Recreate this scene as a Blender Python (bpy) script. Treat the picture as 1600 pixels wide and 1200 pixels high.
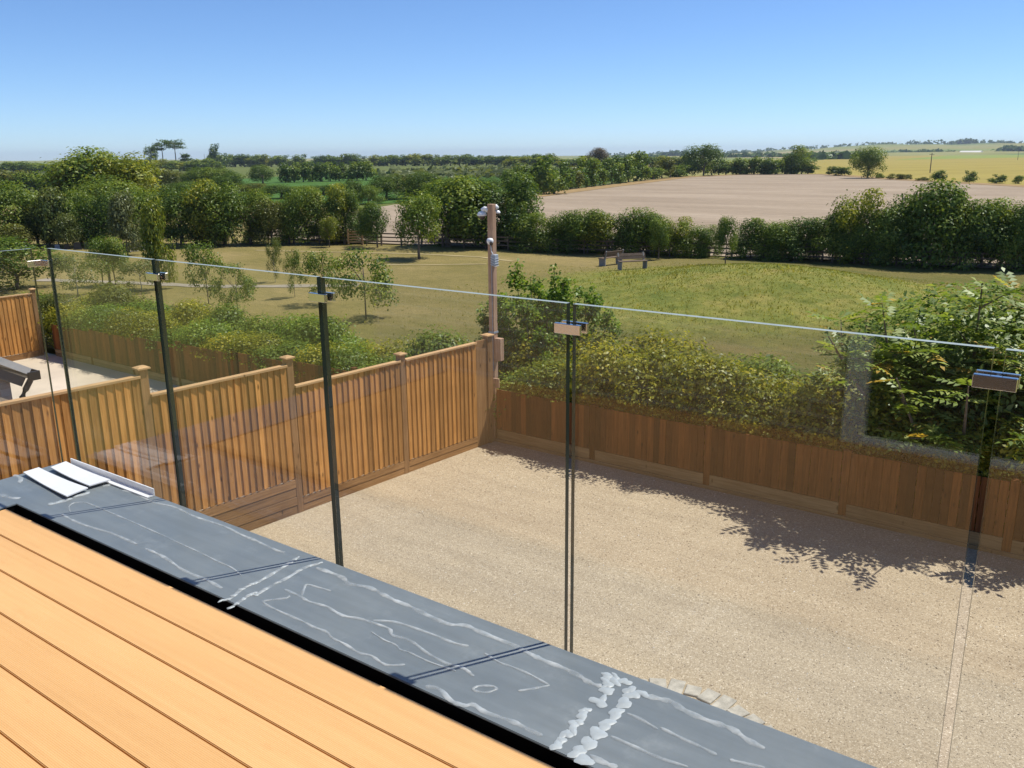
import bpy, bmesh, math, random
import numpy as np
from mathutils import Matrix, Vector

for o in list(bpy.data.objects):
    bpy.data.objects.remove(o)
SC = bpy.context.scene
COL = SC.collection
RAD = math.radians

# ---------------------------------------------------------------- camera
# world: X runs along the glass balustrade, Y out towards the fields, Z up, the gravel yard at Z = 0
cam_d = bpy.data.cameras.new('camera')
cam_d.sensor_width = 36.0
cam_d.lens = 30.375
cam_d.clip_start = 0.05
cam_d.clip_end = 30000
cam = bpy.data.objects.new('camera', cam_d)
COL.objects.link(cam)
cam.matrix_world = Matrix(((0.809677, -0.142537, 0.569304, 0.000000), (0.586800, 0.212266, -0.781415, 0.000000), (-0.009463, 0.966761, 0.255507, 4.700000), (0, 0, 0, 1)))
SC.camera = cam

# ---------------------------------------------------------------- sky, sun, exposure
SUN_AZ = RAD(60.0)      # from +X towards +Y
SUN_EL = RAD(60.6)
world = bpy.data.worlds.new('World')
SC.world = world
world.use_nodes = True
wn = world.node_tree
wn.nodes.clear()
sky = wn.nodes.new('ShaderNodeTexSky')
sky.sky_type = 'NISHITA'
sky.sun_disc = False
sky.sun_elevation = SUN_EL
sky.sun_rotation = math.pi / 2 - SUN_AZ
sky.altitude = 60
sky.air_density = 0.7
sky.dust_density = 0.07
sky.ozone_density = 10.0
bg = wn.nodes.new('ShaderNodeBackground')
bg.inputs['Strength'].default_value = 0.122
wo = wn.nodes.new('ShaderNodeOutputWorld')
wn.links.new(sky.outputs[0], bg.inputs[0])
wn.links.new(bg.outputs[0], wo.inputs[0])

sun_d = bpy.data.lights.new('sun', 'SUN')
sun_d.energy = 4.6
sun_d.angle = RAD(0.53)
sun_d.color = (1.0, 0.95, 0.86)
sun = bpy.data.objects.new('sun', sun_d)
COL.objects.link(sun)
sdir = Vector((math.cos(SUN_AZ) * math.cos(SUN_EL), math.sin(SUN_AZ) * math.cos(SUN_EL), math.sin(SUN_EL)))
sun.rotation_euler = sdir.to_track_quat('Z', 'Y').to_euler()
sun.location = (20, 30, 60)

SC.view_settings.view_transform = 'Standard'
SC.view_settings.look = 'None'
SC.view_settings.gamma = 1.0
SC.view_settings.exposure = 0.32
SC.view_settings.use_curve_mapping = False
SC.render.engine = 'CYCLES'
cy = SC.cycles
cy.max_bounces = 8
cy.diffuse_bounces = 3
cy.glossy_bounces = 3
cy.transmission_bounces = 4
cy.transparent_max_bounces = 24
cy.caustics_reflective = False
cy.caustics_refractive = False
cy.use_denoising = True
cy.volume_bounces = 0

# ---------------------------------------------------------------- layout tables (metres)
BELT = [[-67.97,30.44,4.52,4.51,'mid'],[-66.37,32.47,3.92,2.78,'birch'],[-64.19,33.75,3.82,2.87,'mid'],[-63.23,32.19,2.64,1.86,'birch'],[-62.72,34.62,3.9,3.34,'dark'],[-59.89,36.29,4.25,3.79,'mid'],[-57.89,38.02,4.26,4.05,'dark'],[-56.49,38.84,4.3,3.56,'yellow'],[-55.04,39.69,4.02,3.79,'mid'],[-53.76,41.0,3.8,3.33,'mid'],[-52.36,41.82,3.61,2.85,'olive'],[-51.61,42.82,3.31,2.39,'mid'],[-50.73,43.9,3.93,3.07,'mid'],[-49.45,44.64,4.06,3.16,'yellow'],[-48.35,45.29,3.73,2.39,'dark'],[-67.16,32.01,3.09,2.88,'dark']]
BIG = [[-89.4,47.9,6.88,8.13,'mid'],[-85.52,50.01,6.4,7.41,'yellow'],[-88.67,46.29,5.44,3.92,'olive'],[-81.82,46.27,4.37,5.62,'mid']]
DARK = [[-39.51,46.77,4.5,4.94,'mid'],[-38.03,48.15,4.22,4.06,'dark'],[-36.47,49.07,4.68,4.14,'dark'],[-34.92,48.99,3.55,1.95,'mid']]
PARK = [[-36.54,40.44,3.72,2.96,'mid','round'],[-43.84,44.2,3.06,2.08,'dark','round'],[-47.17,42.74,2.03,1.24,'yellow','round'],[-45.5,44.78,2.54,1.2,'dark','round'],[-55.26,32.11,3.9,1.98,'willow','tall'],[-38.88,24.11,4.04,1.39,'yellow','tall'],[-64.78,32.33,4.04,2.64,'birch','tall'],[-55.77,39.27,2.42,2.85,'olive','bush'],[-42.14,23.33,2.33,1.75,'mid','round'],[-32.59,22.37,2.7,1.62,'mid','sap'],[-30.41,22.25,1.98,1.61,'mid','sap'],[-38.54,22.87,1.52,1.72,'birch','sap'],[-40.42,20.75,1.91,2.0,'birch','sap'],[-45.09,20.18,2.51,3.82,'mid','bush'],[-36.03,28.79,2.19,0.79,'birch','sap'],[-31.33,26.09,2.16,0.77,'mid','sap'],[-28.78,25.61,2.29,1.58,'mid','sap'],[-24.57,23.94,2.67,2.29,'mid','sap'],[-65.99,29.53,1.72,2.77,'olive','bush'],[-23.89,48.11,2.31,1.25,'mid','round'],[-19.02,46.7,2.53,1.16,'mid','round'],[-5.35,52.86,2.87,1.57,'mid','round']]
HEDGE = [[-33.52,48.22,2.27,2.16,'mid'],[-32.14,48.48,2.38,2.14,'mid'],[-30.7,48.75,2.53,2.37,'dark'],[-29.46,48.99,2.68,2.27,'mid'],[-28.16,49.23,2.46,2.24,'yellow'],[-27.01,49.45,2.4,1.81,'dark'],[-26.05,49.63,2.78,2.13,'mid'],[-25.05,49.82,2.52,2.03,'mid'],[-23.84,50.05,2.23,2.01,'yellow'],[-22.72,50.26,1.98,1.59,'mid'],[-21.62,50.47,1.81,1.19,'mid'],[-19.19,50.94,2.25,1.78,'dark'],[-18.29,51.1,2.24,1.77,'mid'],[-17.34,51.28,2.15,1.91,'mid'],[-16.27,51.49,2.36,2.04,'dark'],[-15.14,51.7,2.38,2.02,'mid'],[-14.17,51.89,2.66,1.86,'mid'],[-13.41,52.03,3.88,2.44,'yellow'],[-12.6,52.18,2.9,2.05,'mid'],[-11.61,52.37,2.99,2.18,'mid'],[-10.82,52.52,3.63,2.39,'dark'],[-9.85,52.7,4.4,3.01,'mid'],[-8.84,52.9,3.93,2.49,'mid'],[-8.03,53.05,3.39,2.33,'dark'],[-7.05,53.24,3.47,2.45,'mid'],[-6.14,53.41,3.42,2.29,'mid'],[-5.25,53.58,3.36,2.27,'dark'],[-4.49,53.72,3.24,2.05,'mid']]
RAIL = [[-53.38,42.34],[-47.91,44.99],[-46.47,45.28],[-33.06,47.71],[-25.83,49.39],[-14.51,51.56],[-4.38,53.15]]
MID = [[-87.61,83.27,3.02,3.63,'dark'],[-87.46,86.86,2.24,3.53,'mid'],[-92.86,96.0,3.36,4.79,'dark'],[-92.93,100.28,2.97,5.12,'olive'],[-85.06,95.55,3.77,4.43,'dark'],[-80.31,93.95,2.96,4.47,'mid'],[-142.03,105.39,3.08,6.1,'dark'],[-123.55,96.13,1.91,5.01,'olive'],[-111.64,91.75,1.97,5.07,'dark'],[-116.03,99.45,1.47,4.31,'mid'],[-116.24,104.62,1.51,4.87,'dark'],[-166.53,105.51,4.49,6.09,'olive'],[-157.9,108.97,4.18,4.71,'dark'],[-154.35,110.39,4.16,5.21,'mid'],[-151.37,111.58,3.9,4.67,'dark'],[-180.21,119.91,3.13,4.1,'olive'],[-180.94,143.24,4.2,5.45,'dark'],[-136.99,92.89,2.19,4.51,'mid'],[-128.98,83.85,2.23,5.2,'dark'],[-75.29,92.72,2.78,4.33,'olive'],[-78.77,102.52,2.92,4.12,'dark']]
ROWB = [[-184.07,152.94,4.54,4.02,'dark'],[-183.19,155.19,4.54,4.04,'mid'],[-182.31,157.46,4.54,4.06,'dark'],[-181.42,159.76,4.54,4.08,'mid'],[-180.52,162.09,4.54,4.11,'dark'],[-179.61,164.44,4.54,4.13,'mid'],[-178.69,166.82,4.54,4.15,'dark'],[-177.76,169.23,4.54,4.18,'mid'],[-176.82,171.66,4.54,4.2,'dark'],[-175.86,174.13,4.55,4.23,'mid']]
SKY = [[-573.86,413.48,7.66,10.62,'mid'],[-566.14,415.79,7.83,10.57,'mid'],[-558.48,418.09,7.07,10.53,'mid'],[-550.88,420.36,7.87,10.49,'dark'],[-543.33,422.62,6.08,10.45,'yellow'],[-535.85,424.86,7.37,10.41,'mid'],[-528.43,427.09,7.46,10.37,'yellow'],[-521.06,429.3,6.7,10.33,'mid'],[-513.75,431.48,6.79,10.29,'mid'],[-506.5,433.66,7.24,10.25,'mid'],[-492.16,437.95,5.87,10.17,'mid'],[-485.07,440.08,6.78,10.13,'dark'],[-478.03,442.18,6.18,10.09,'dark'],[-471.05,444.27,7.15,10.05,'mid'],[-464.12,446.35,7.34,10.02,'dark'],[-457.25,448.41,5.75,9.98,'dark'],[-450.42,450.45,6.4,9.94,'yellow'],[-443.65,452.48,5.89,9.9,'yellow'],[-436.92,454.5,6.47,9.87,'mid'],[-430.25,456.5,6.33,9.83,'mid'],[-423.62,458.48,5.45,9.79,'dark'],[-417.05,460.45,7.04,9.76,'yellow'],[-410.52,462.41,6.65,9.72,'yellow'],[-404.04,464.35,5.53,9.69,'dark'],[-397.6,466.27,6.17,9.65,'yellow'],[-391.22,468.19,5.84,9.62,'mid'],[-384.87,470.09,5.78,9.58,'mid'],[-378.58,471.97,6.41,9.55,'dark'],[-372.33,473.85,5.53,9.51,'dark'],[-366.12,475.7,5.16,9.48,'mid'],[-359.96,477.55,5.47,9.45,'mid'],[-353.84,479.38,5.38,9.41,'dark'],[-347.76,481.2,4.86,9.38,'mid'],[-341.73,483.01,5.55,9.35,'mid'],[-335.74,484.8,5.4,9.31,'mid'],[-329.79,486.59,6.03,9.28,'dark'],[-323.88,488.36,6.36,9.25,'yellow'],[-525.36,233.7,4.9,7.88,'dark'],[-517.92,234.76,4.42,7.82,'dark'],[-510.57,235.81,4.92,7.77,'mid'],[-503.33,236.84,3.88,7.71,'dark'],[-496.19,237.86,4.82,7.66,'mid'],[-489.15,238.87,3.83,7.61,'mid'],[-482.2,239.86,3.86,7.55,'mid'],[-475.35,240.84,4.06,7.5,'mid'],[-468.59,241.8,4.09,7.45,'dark'],[-461.92,242.75,4.32,7.4,'dark'],[-516.18,271.37,6.0,8.27,'yellow'],[-508.43,272.21,6.08,8.21,'dark'],[-500.8,273.04,4.53,8.15,'mid'],[-493.27,273.85,5.07,8.09,'dark'],[-485.86,274.65,4.91,8.03,'mid'],[-478.55,275.44,5.46,7.97,'dark'],[-471.34,276.22,4.51,7.92,'mid'],[-464.24,276.99,5.29,7.86,'yellow'],[-457.24,277.74,5.24,7.8,'yellow'],[-450.34,278.49,4.75,7.75,'dark'],[-443.53,279.22,4.81,7.7,'yellow'],[-436.81,279.95,5.3,7.64,'yellow'],[-430.19,280.66,4.59,7.59,'dark'],[-423.66,281.37,4.24,7.54,'mid'],[-417.21,282.07,4.15,7.49,'yellow'],[-410.86,282.75,5.11,7.44,'mid'],[-404.58,283.43,5.5,7.39,'mid'],[-398.39,284.1,4.05,7.34,'mid'],[-530.01,384.45,13.37,8.05,'dark']]
LOW = [[-200.05,88.4,3.95,3.55,'olive'],[-197.46,89.44,3.34,3.54,'dark'],[-194.9,90.48,3.88,3.53,'olive'],[-192.35,91.51,3.59,3.52,'mid'],[-189.83,92.54,3.21,3.5,'mid'],[-187.32,93.55,3.27,3.49,'mid'],[-184.82,94.56,3.13,3.48,'dark']]
PINE = [[-557.17,357.79,18.13,11.52,'a'],[-542.65,358.14,19.14,15.74,'a'],[-570.58,357.46,14.27,8.97,'b'],[-530.61,358.44,10.02,8.65,'c']]
FIELDHEDGE = [[-82.77,114.11,3.71,2.86,'dark'],[-83.54,117.48,4.4,2.92,'dark'],[-84.34,121.01,3.94,2.99,'dark'],[-85.18,124.69,3.98,3.06,'dark'],[-86.06,128.56,3.35,3.13,'mid'],[-86.98,132.61,3.67,3.21,'dark'],[-87.95,136.87,4.72,3.29,'dark'],[-88.96,141.34,3.84,3.37,'olive'],[-90.04,146.05,3.56,3.46,'dark'],[-91.17,151.02,5.35,3.56,'mid'],[-92.36,156.26,4.17,3.66,'mid'],[-93.62,161.81,5.0,3.76,'dark'],[-94.95,167.68,4.26,3.87,'mid'],[-96.37,173.9,5.36,3.99,'dark'],[-97.87,180.52,4.22,4.11,'dark'],[-99.48,187.57,6.33,4.25,'mid'],[-101.18,195.08,3.5,4.39,'mid'],[-103.01,203.12,2.72,4.54,'mid'],[-104.97,211.73,4.91,4.7,'olive'],[-107.07,220.98,3.43,4.88,'dark'],[-109.34,230.95,2.9,5.07,'mid'],[-111.79,241.72,3.84,5.27,'mid'],[-79.05,120.71,5.46,4.38,'mid'],[-109.83,255.25,3.77,4.3,'mid'],[-107.74,255.68,3.84,4.28,'dark'],[-105.66,256.09,3.83,4.27,'mid'],[-103.6,256.51,4.1,4.25,'mid'],[-101.54,256.93,4.47,4.24,'mid'],[-99.51,257.34,4.23,4.23,'mid'],[-97.48,257.75,4.44,4.21,'mid'],[-95.47,258.15,4.76,4.2,'mid'],[-93.47,258.55,4.59,4.19,'dark'],[-91.48,258.96,4.16,4.17,'mid'],[-93.74,266.99,3.03,4.69,'dark'],[-91.51,267.41,3.02,4.67,'dark'],[-86.75,268.31,2.99,4.63,'dark'],[-84.94,268.65,2.99,4.62,'dark'],[-278.7,384.45,4.69,8.87,'yellow'],[-272.43,384.45,5.2,8.8,'yellow'],[-266.25,384.45,4.78,8.74,'yellow'],[-260.17,384.45,4.28,8.67,'mid'],[-254.18,384.45,4.57,8.6,'dark'],[-248.28,384.45,4.03,8.54,'yellow'],[-242.47,384.45,3.83,8.47,'dark'],[-236.74,384.45,4.06,8.41,'dark'],[-231.1,384.45,5.23,8.35,'yellow'],[-225.54,384.45,4.45,8.29,'dark'],[-220.06,384.45,3.84,8.23,'mid'],[-214.66,384.45,4.29,8.17,'dark'],[-209.34,384.45,4.41,8.11,'dark'],[-204.09,384.45,4.84,8.05,'mid'],[-198.92,384.45,4.7,8.0,'dark'],[-193.82,384.45,4.25,7.94,'mid'],[-188.79,384.45,4.91,7.89,'yellow'],[-183.83,384.45,4.79,7.83,'dark'],[-178.94,384.45,4.56,7.78,'yellow'],[-174.11,384.45,4.2,7.73,'dark']]
SOLO = [[-105.8,240.0,8.2,9.6,'dark'],[-88.94,267.9,7.67,10.07,'mid'],[-56.77,225.36,6.91,7.31,'mid'],[-215.85,366.16,8.81,9.12,'bronze'],[-70.71,247.96,2.37,4.19,'dark'],[-68.48,248.47,2.19,3.48,'dark'],[-36.79,202.9,2.21,2.68,'dark'],[-30.51,200.52,2.15,2.6,'dark'],[-25.44,197.99,1.54,3.04,'dark'],[-21.49,197.3,1.45,1.74,'mid'],[-48.2,216.58,1.28,3.23,'olive'],[-46.14,217.18,1.14,2.05,'olive'],[-41.15,208.54,0.81,2.78,'olive'],[-53.99,226.11,1.2,2.17,'mid']]
FIELD = [[-58.69,44.07],[-76.05,73.77],[-81.56,86.22],[-66.57,81.35],[-77.43,111.78],[-88.75,157.78],[-103.47,222.55],[-100.13,265.79],[-78.03,263.29],[-48.2,216.58],[-18.66,180.05],[-0.07,150.57],[3.07,53.59],[-14.78,52.5],[-33.89,48.15],[-47.43,45.83]]
GREEN = [[-156.11,99.55],[-217.66,148.02],[-288.65,281.32],[-235.22,288.04],[-216.45,384.45],[-106.09,188.56],[-89.48,127.2],[-85.47,87.82],[-102.48,79.63]]
ORCHARD = [[-236.33,240.16],[-219.96,317.61],[-149.19,222.17],[-159.35,166.45]]
GRAVES = [[-63.44,31.55,0.27,0.32],[-62.81,31.92,0.32,0.37],[-61.9,32.21,0.43,0.46],[-61.5,32.7,0.41,0.37],[-63.68,34.61,0.33,0.43],[-56.89,32.99,0.61,0.44],[-57.21,33.76,0.57,0.4],[-57.47,34.6,0.49,0.41]]
PATH = [[-48.08,22.66],[-45.21,23.58],[-39.87,25.03],[-37.31,25.86],[-33.54,28.75],[-31.51,30.29]]
TRACK1 = [[-49.67,38.26],[-44.38,40.47],[-39.06,42.3],[-33.85,43.29],[-30.97,42.64]]
TRACK2 = [[-41.93,35.58],[-37.35,37.05],[-33.73,38.72],[-31.33,40.55]]
MOUND = [[-14.69,39.9]]
BIGSHRUB = [[-9.35,13.59,1.99]]
ASH = [[-1.49,13.12,1.6],[-2.83,12.89,2.21],[-1.22,13.14,3.12]]
BANKTOPS = [[-24.26,11.86,0.91],[-19.96,11.42,1.12],[-17.94,11.85,1.25],[-15.91,12.11,1.33],[-13.91,12.2,1.37],[-12.28,12.47,1.63],[-10.68,12.58,1.52],[-8.53,11.72,1.32],[-7.62,12.34,1.32],[-6.68,12.87,1.51],[-5.52,12.86,1.65],[-4.43,12.75,1.65],[-3.4,12.55,1.64],[-2.6,12.23,1.45]]
GATE = [[-47.22,44.85],[-46.39,45.33]]
POLES = [[-547.67,384.45,9.22,0.45],[-441.75,384.45,8.32,0.41],[-55.44,291.45,5.79,0.19],[-78.94,703.15,5.98,0.44]]
STREAKS = [[[[-3.352,1.624],[-3.314,1.63],[-3.17,1.63],[-3.009,1.629],[-2.811,1.625],[-2.673,1.62],[-2.543,1.616],[-2.442,1.61],[-2.36,1.608],[-2.285,1.59]],0.008],[[[-3.297,1.542],[-3.351,1.564],[-3.376,1.597],[-3.352,1.624]],0.007],[[[-3.313,1.512],[-3.214,1.505],[-3.104,1.509],[-2.966,1.526],[-2.797,1.526]],0.013],[[[-2.742,1.524],[-2.632,1.523],[-2.499,1.504],[-2.432,1.502],[-2.348,1.505],[-2.262,1.498]],0.014],[[[-3.345,1.787],[-3.267,1.798],[-3.113,1.789],[-2.998,1.808],[-2.845,1.798],[-2.675,1.806],[-2.564,1.796],[-2.47,1.794],[-2.408,1.788],[-2.334,1.785],[-2.305,1.789]],0.013],[[[-3.443,1.54],[-3.434,1.588],[-3.441,1.645],[-3.432,1.695]],0.03],[[[-3.457,1.765],[-3.447,1.795]],0.022],[[[-3.727,1.47],[-3.656,1.476],[-3.609,1.498]],0.022],[[[-3.913,1.614],[-3.848,1.611],[-3.794,1.579]],0.02],[[[-2.204,1.586],[-2.21,1.643],[-2.221,1.713],[-2.238,1.797]],0.016],[[[-2.198,1.448],[-2.188,1.474],[-2.207,1.531],[-2.208,1.589]],0.014],[[[-2.137,1.436],[-2.146,1.479],[-2.155,1.522],[-2.151,1.544]],0.014],[[[-2.138,1.534],[-2.147,1.605],[-2.148,1.672],[-2.158,1.749],[-2.14,1.805]],0.016],[[[-2.122,1.774],[-2.077,1.777],[-1.999,1.776],[-1.949,1.757],[-1.881,1.777],[-1.817,1.771],[-1.755,1.764],[-1.686,1.763],[-1.613,1.755],[-1.521,1.751],[-1.472,1.775],[-1.415,1.771],[-1.298,1.769],[-1.225,1.76],[-1.178,1.755],[-1.111,1.755],[-1.056,1.748],[-1.02,1.738],[-0.988,1.743]],0.018],[[[-2.091,1.611],[-2.012,1.609],[-1.967,1.603],[-1.899,1.614],[-1.864,1.609],[-1.811,1.605],[-1.765,1.62],[-1.716,1.626],[-1.647,1.63],[-1.615,1.61],[-1.566,1.618],[-1.523,1.612],[-1.46,1.596],[-1.386,1.59],[-1.335,1.598],[-1.29,1.583]],0.012],[[[-1.96,1.69],[-2.006,1.684],[-2.057,1.675],[-2.044,1.651],[-2.014,1.614]],0.009],[[[-2.045,1.592],[-2.045,1.573],[-2.083,1.528],[-2.075,1.516],[-2.014,1.51],[-1.897,1.511],[-1.837,1.508],[-1.786,1.511],[-1.744,1.498],[-1.688,1.496],[-1.628,1.487],[-1.587,1.497],[-1.543,1.489],[-1.514,1.491],[-1.48,1.519]],0.01],[[[-1.677,1.587],[-1.616,1.577],[-1.572,1.577],[-1.543,1.567],[-1.51,1.57],[-1.465,1.568],[-1.424,1.568],[-1.346,1.576]],0.007],[[[-1.719,1.636],[-1.668,1.665],[-1.606,1.675],[-1.522,1.68],[-1.438,1.681],[-1.394,1.692]],0.011],[[[-1.334,1.689],[-1.275,1.677],[-1.233,1.679],[-1.18,1.679],[-1.102,1.667]],0.009],[[[-1.102,1.667],[-1.127,1.633],[-1.155,1.6]],0.009],[[[-1.258,1.536],[-1.253,1.557],[-1.222,1.578],[-1.207,1.572],[-1.219,1.546],[-1.243,1.536],[-1.258,1.536]],0.009],[[[-1.367,1.476],[-1.327,1.487],[-1.272,1.467],[-1.232,1.471],[-1.214,1.487],[-1.168,1.48],[-1.095,1.489],[-1.045,1.487],[-1.003,1.487]],0.016],[[[-0.873,1.773],[-0.836,1.782],[-0.807,1.786],[-0.776,1.776],[-0.73,1.77],[-0.672,1.772],[-0.64,1.773],[-0.593,1.755],[-0.551,1.749]],0.02],[[[-0.878,1.68],[-0.846,1.68],[-0.788,1.668]],0.012],[[[-0.785,1.678],[-0.731,1.672],[-0.676,1.668],[-0.634,1.663]],0.011],[[[-0.867,1.58],[-0.811,1.58],[-0.747,1.577],[-0.671,1.587]],0.012],[[[-0.603,1.665],[-0.572,1.673],[-0.528,1.685]],0.011],[[[-0.873,1.494],[-0.841,1.49],[-0.801,1.493]],0.018]]
BLOBSA = [[-0.971,1.781],[-0.966,1.733],[-0.96,1.679],[-0.966,1.611],[-0.963,1.563],[-0.959,1.525],[-0.956,1.478]]
BLOBSB = [[-0.903,1.756],[-0.905,1.713],[-0.901,1.664],[-0.899,1.612],[-0.899,1.571],[-0.897,1.526],[-0.904,1.487],[-0.877,1.471]]
BARLEYF = [[-82.4,260.8],[-210.6,672.9],[-456.5,1686.4],[-364.8,1880.8],[-180.0,1675.8],[-9.9,1673.9],[-0.1,150.6],[-18.7,180.0],[-48.2,216.6],[-65.1,242.2]]
PASTUREF = [[-171.1,751.4],[-267.3,1520.9],[-215.3,2003.0],[-52.8,2093.8],[-29.4,1182.0],[-103.4,965.4]]
MEADOWF = [[-120.2,44.3],[-1730.8,651.1],[-1207.8,718.9],[-589.0,890.8],[-391.4,743.3],[-92.6,168.8],[-84.0,121.2],[-77.9,80.0],[-94.9,64.1]]
BARN = [-288.7,1873.2]

# ---------------------------------------------------------------- helpers
def link(o, parent=None):
    COL.objects.link(o)
    if parent is not None:
        o.parent = parent
    return o

def tag(o, label=None, cat=None, group=None, kind=None):
    if label: o['label'] = label
    if cat: o['category'] = cat
    if group: o['group'] = group
    if kind: o['kind'] = kind
    return o

def empty(name, loc=(0, 0, 0), rz=0.0):
    e = bpy.data.objects.new(name, None)
    e.empty_display_size = 0.2
    e.location = loc
    e.rotation_euler = (0, 0, rz)
    return link(e)

class MB:
    """collects shapes; build() links them as one mesh object"""
    def __init__(self):
        self.v, self.f, self.m = [], [], []
    def add(self, vs, fs, mi=0):
        b = len(self.v)
        self.v += [tuple(p) for p in vs]
        for f in fs:
            self.f.append(tuple(i + b for i in f)); self.m.append(mi)
        return self
    def box(self, x0, x1, y0, y1, z0, z1, mi=0):
        vs = [(x0,y0,z0),(x1,y0,z0),(x1,y1,z0),(x0,y1,z0),(x0,y0,z1),(x1,y0,z1),(x1,y1,z1),(x0,y1,z1)]
        fs = [(0,3,2,1),(4,5,6,7),(0,1,5,4),(1,2,6,5),(2,3,7,6),(3,0,4,7)]
        return self.add(vs, fs, mi)
    def obox(self, c, ax, ay, az, mi=0):
        """box with half-axis vectors"""
        c, ax, ay, az = map(Vector, (c, ax, ay, az))
        vs = []
        for k in (-1, 1):
            for (i, j) in ((-1,-1),(1,-1),(1,1),(-1,1)):
                vs.append(c + ax*i + ay*j + az*k)
        fs = [(0,3,2,1),(4,5,6,7),(0,1,5,4),(1,2,6,5),(2,3,7,6),(3,0,4,7)]
        return self.add(vs, fs, mi)
    def tube(self, pts, radii, n=8, mi=0, cap=True):
        pts = [Vector(p) for p in pts]
        rings = []
        for i, p in enumerate(pts):
            d = (pts[min(i+1, len(pts)-1)] - pts[max(i-1, 0)])
            if d.length < 1e-9: d = Vector((0,0,1))
            d.normalize()
            a = d.cross(Vector((0,0,1)) if abs(d.z) < .9 else Vector((1,0,0))).normalized()
            b = d.cross(a)
            rings.append([p + (a*math.cos(2*math.pi*k/n) + b*math.sin(2*math.pi*k/n))*radii[i] for k in range(n)])
        vs = [q for r in rings for q in r]
        fs = []
        for i in range(len(pts)-1):
            for k in range(n):
                k2 = (k+1) % n
                fs.append((i*n+k, i*n+k2, (i+1)*n+k2, (i+1)*n+k))
        if cap:
            fs.append(tuple(range(n))[::-1]); fs.append(tuple((len(pts)-1)*n+k for k in range(n)))
        return self.add(vs, fs, mi)
    def lathe(self, prof, c=(0,0,0), n=16, mi=0):
        """profile of (radius, z), turned about Z through c"""
        vs, fs = [], []
        for (r, z) in prof:
            for k in range(n):
                t = 2*math.pi*k/n
                vs.append((c[0]+r*math.cos(t), c[1]+r*math.sin(t), c[2]+z))
        for i in range(len(prof)-1):
            for k in range(n):
                k2 = (k+1) % n
                fs.append((i*n+k, i*n+k2, (i+1)*n+k2, (i+1)*n+k))
        return self.add(vs, fs, mi)
    def mesh(self, name, mats, smooth=False):
        me = bpy.data.meshes.new(name)
        me.from_pydata(self.v, [], self.f)
        for m in (mats if isinstance(mats, (list, tuple)) else [mats]):
            me.materials.append(m)
        me.polygons.foreach_set('material_index', self.m)
        if smooth:
            me.polygons.foreach_set('use_smooth', [True]*len(self.f))
        me.update()
        return me
    def build(self, name, mats, parent=None, bevel=0.0, smooth=False):
        me = self.mesh(name, mats, smooth)
        if bevel:
            bm = bmesh.new(); bm.from_mesh(me)
            bmesh.ops.bevel(bm, geom=list(bm.edges), offset=bevel, segments=1, affect='EDGES', profile=.5)
            bm.to_mesh(me); bm.free()
        return link(bpy.data.objects.new(name, me), parent)

def np_mesh(name, verts, nper, mat, tint=None):
    """mesh of separate faces with nper corners each; tint = one value per face"""
    n = len(verts)
    nf = n // nper
    me = bpy.data.meshes.new(name)
    me.vertices.add(n)
    me.vertices.foreach_set('co', np.asarray(verts, dtype=np.float32).ravel())
    me.loops.add(n)
    me.loops.foreach_set('vertex_index', np.arange(n, dtype=np.int32))
    me.polygons.add(nf)
    me.polygons.foreach_set('loop_start', np.arange(0, n, nper, dtype=np.int32))
    me.polygons.foreach_set('loop_total', np.full(nf, nper, dtype=np.int32))
    if tint is not None:
        a = me.attributes.new('tint', 'FLOAT', 'FACE')
        a.data.foreach_set('value', np.asarray(tint, dtype=np.float32))
    me.materials.append(mat)
    me.update(calc_edges=True)
    return me

# ---------------------------------------------------------------- materials
def new_mat(name):
    m = bpy.data.materials.new(name)
    m.use_nodes = True
    nt = m.node_tree
    b = nt.nodes['Principled BSDF']
    return m, nt, b

def N(nt, typ, **kw):
    n = nt.nodes.new(typ)
    for k, v in kw.items():
        if k in n.inputs: n.inputs[k].default_value = v
        else: setattr(n, k, v)
    return n

def ramp(nt, fac, stops):
    r = nt.nodes.new('ShaderNodeValToRGB')
    el = r.color_ramp.elements
    while len(el) < len(stops): el.new(0.5)
    for e, (p, c) in zip(el, stops):
        e.position = p; e.color = (*c, 1)
    nt.links.new(fac, r.inputs[0])
    return r.outputs[0]

def noise(nt, vec, scale, detail=4, rough=.55, dist=0.0):
    n = nt.nodes.new('ShaderNodeTexNoise')
    n.inputs['Scale'].default_value = scale; n.inputs['Detail'].default_value = detail
    n.inputs['Roughness'].default_value = rough; n.inputs['Distortion'].default_value = dist
    if vec is not None: nt.links.new(vec, n.inputs['Vector'])
    return n.outputs['Fac']

def coords(nt, kind='Object', scale=(1,1,1), rot=(0,0,0)):
    tc = nt.nodes.new('ShaderNodeTexCoord')
    mp = nt.nodes.new('ShaderNodeMapping')
    mp.inputs['Scale'].default_value = scale
    mp.inputs['Rotation'].default_value = rot
    nt.links.new(tc.outputs[kind], mp.inputs['Vector'])
    return mp.outputs['Vector']

def world_pos(nt, scale=(1,1,1), rot=(0,0,0)):
    g = nt.nodes.new('ShaderNodeNewGeometry')
    mp = nt.nodes.new('ShaderNodeMapping')
    mp.inputs['Scale'].default_value = scale
    mp.inputs['Rotation'].default_value = rot
    nt.links.new(g.outputs['Position'], mp.inputs['Vector'])
    return mp.outputs['Vector']

def mixc(nt, a, b, fac, mode='MIX'):
    m = nt.nodes.new('ShaderNodeMix'); m.data_type = 'RGBA'; m.blend_type = mode
    for sock, v in ((m.inputs[6], a), (m.inputs[7], b), (m.inputs[0], fac)):
        if isinstance(v, (int, float)): sock.default_value = v
        elif isinstance(v, tuple): sock.default_value = (*v, 1)
        else: nt.links.new(v, sock)
    return m.outputs[2]

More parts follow.
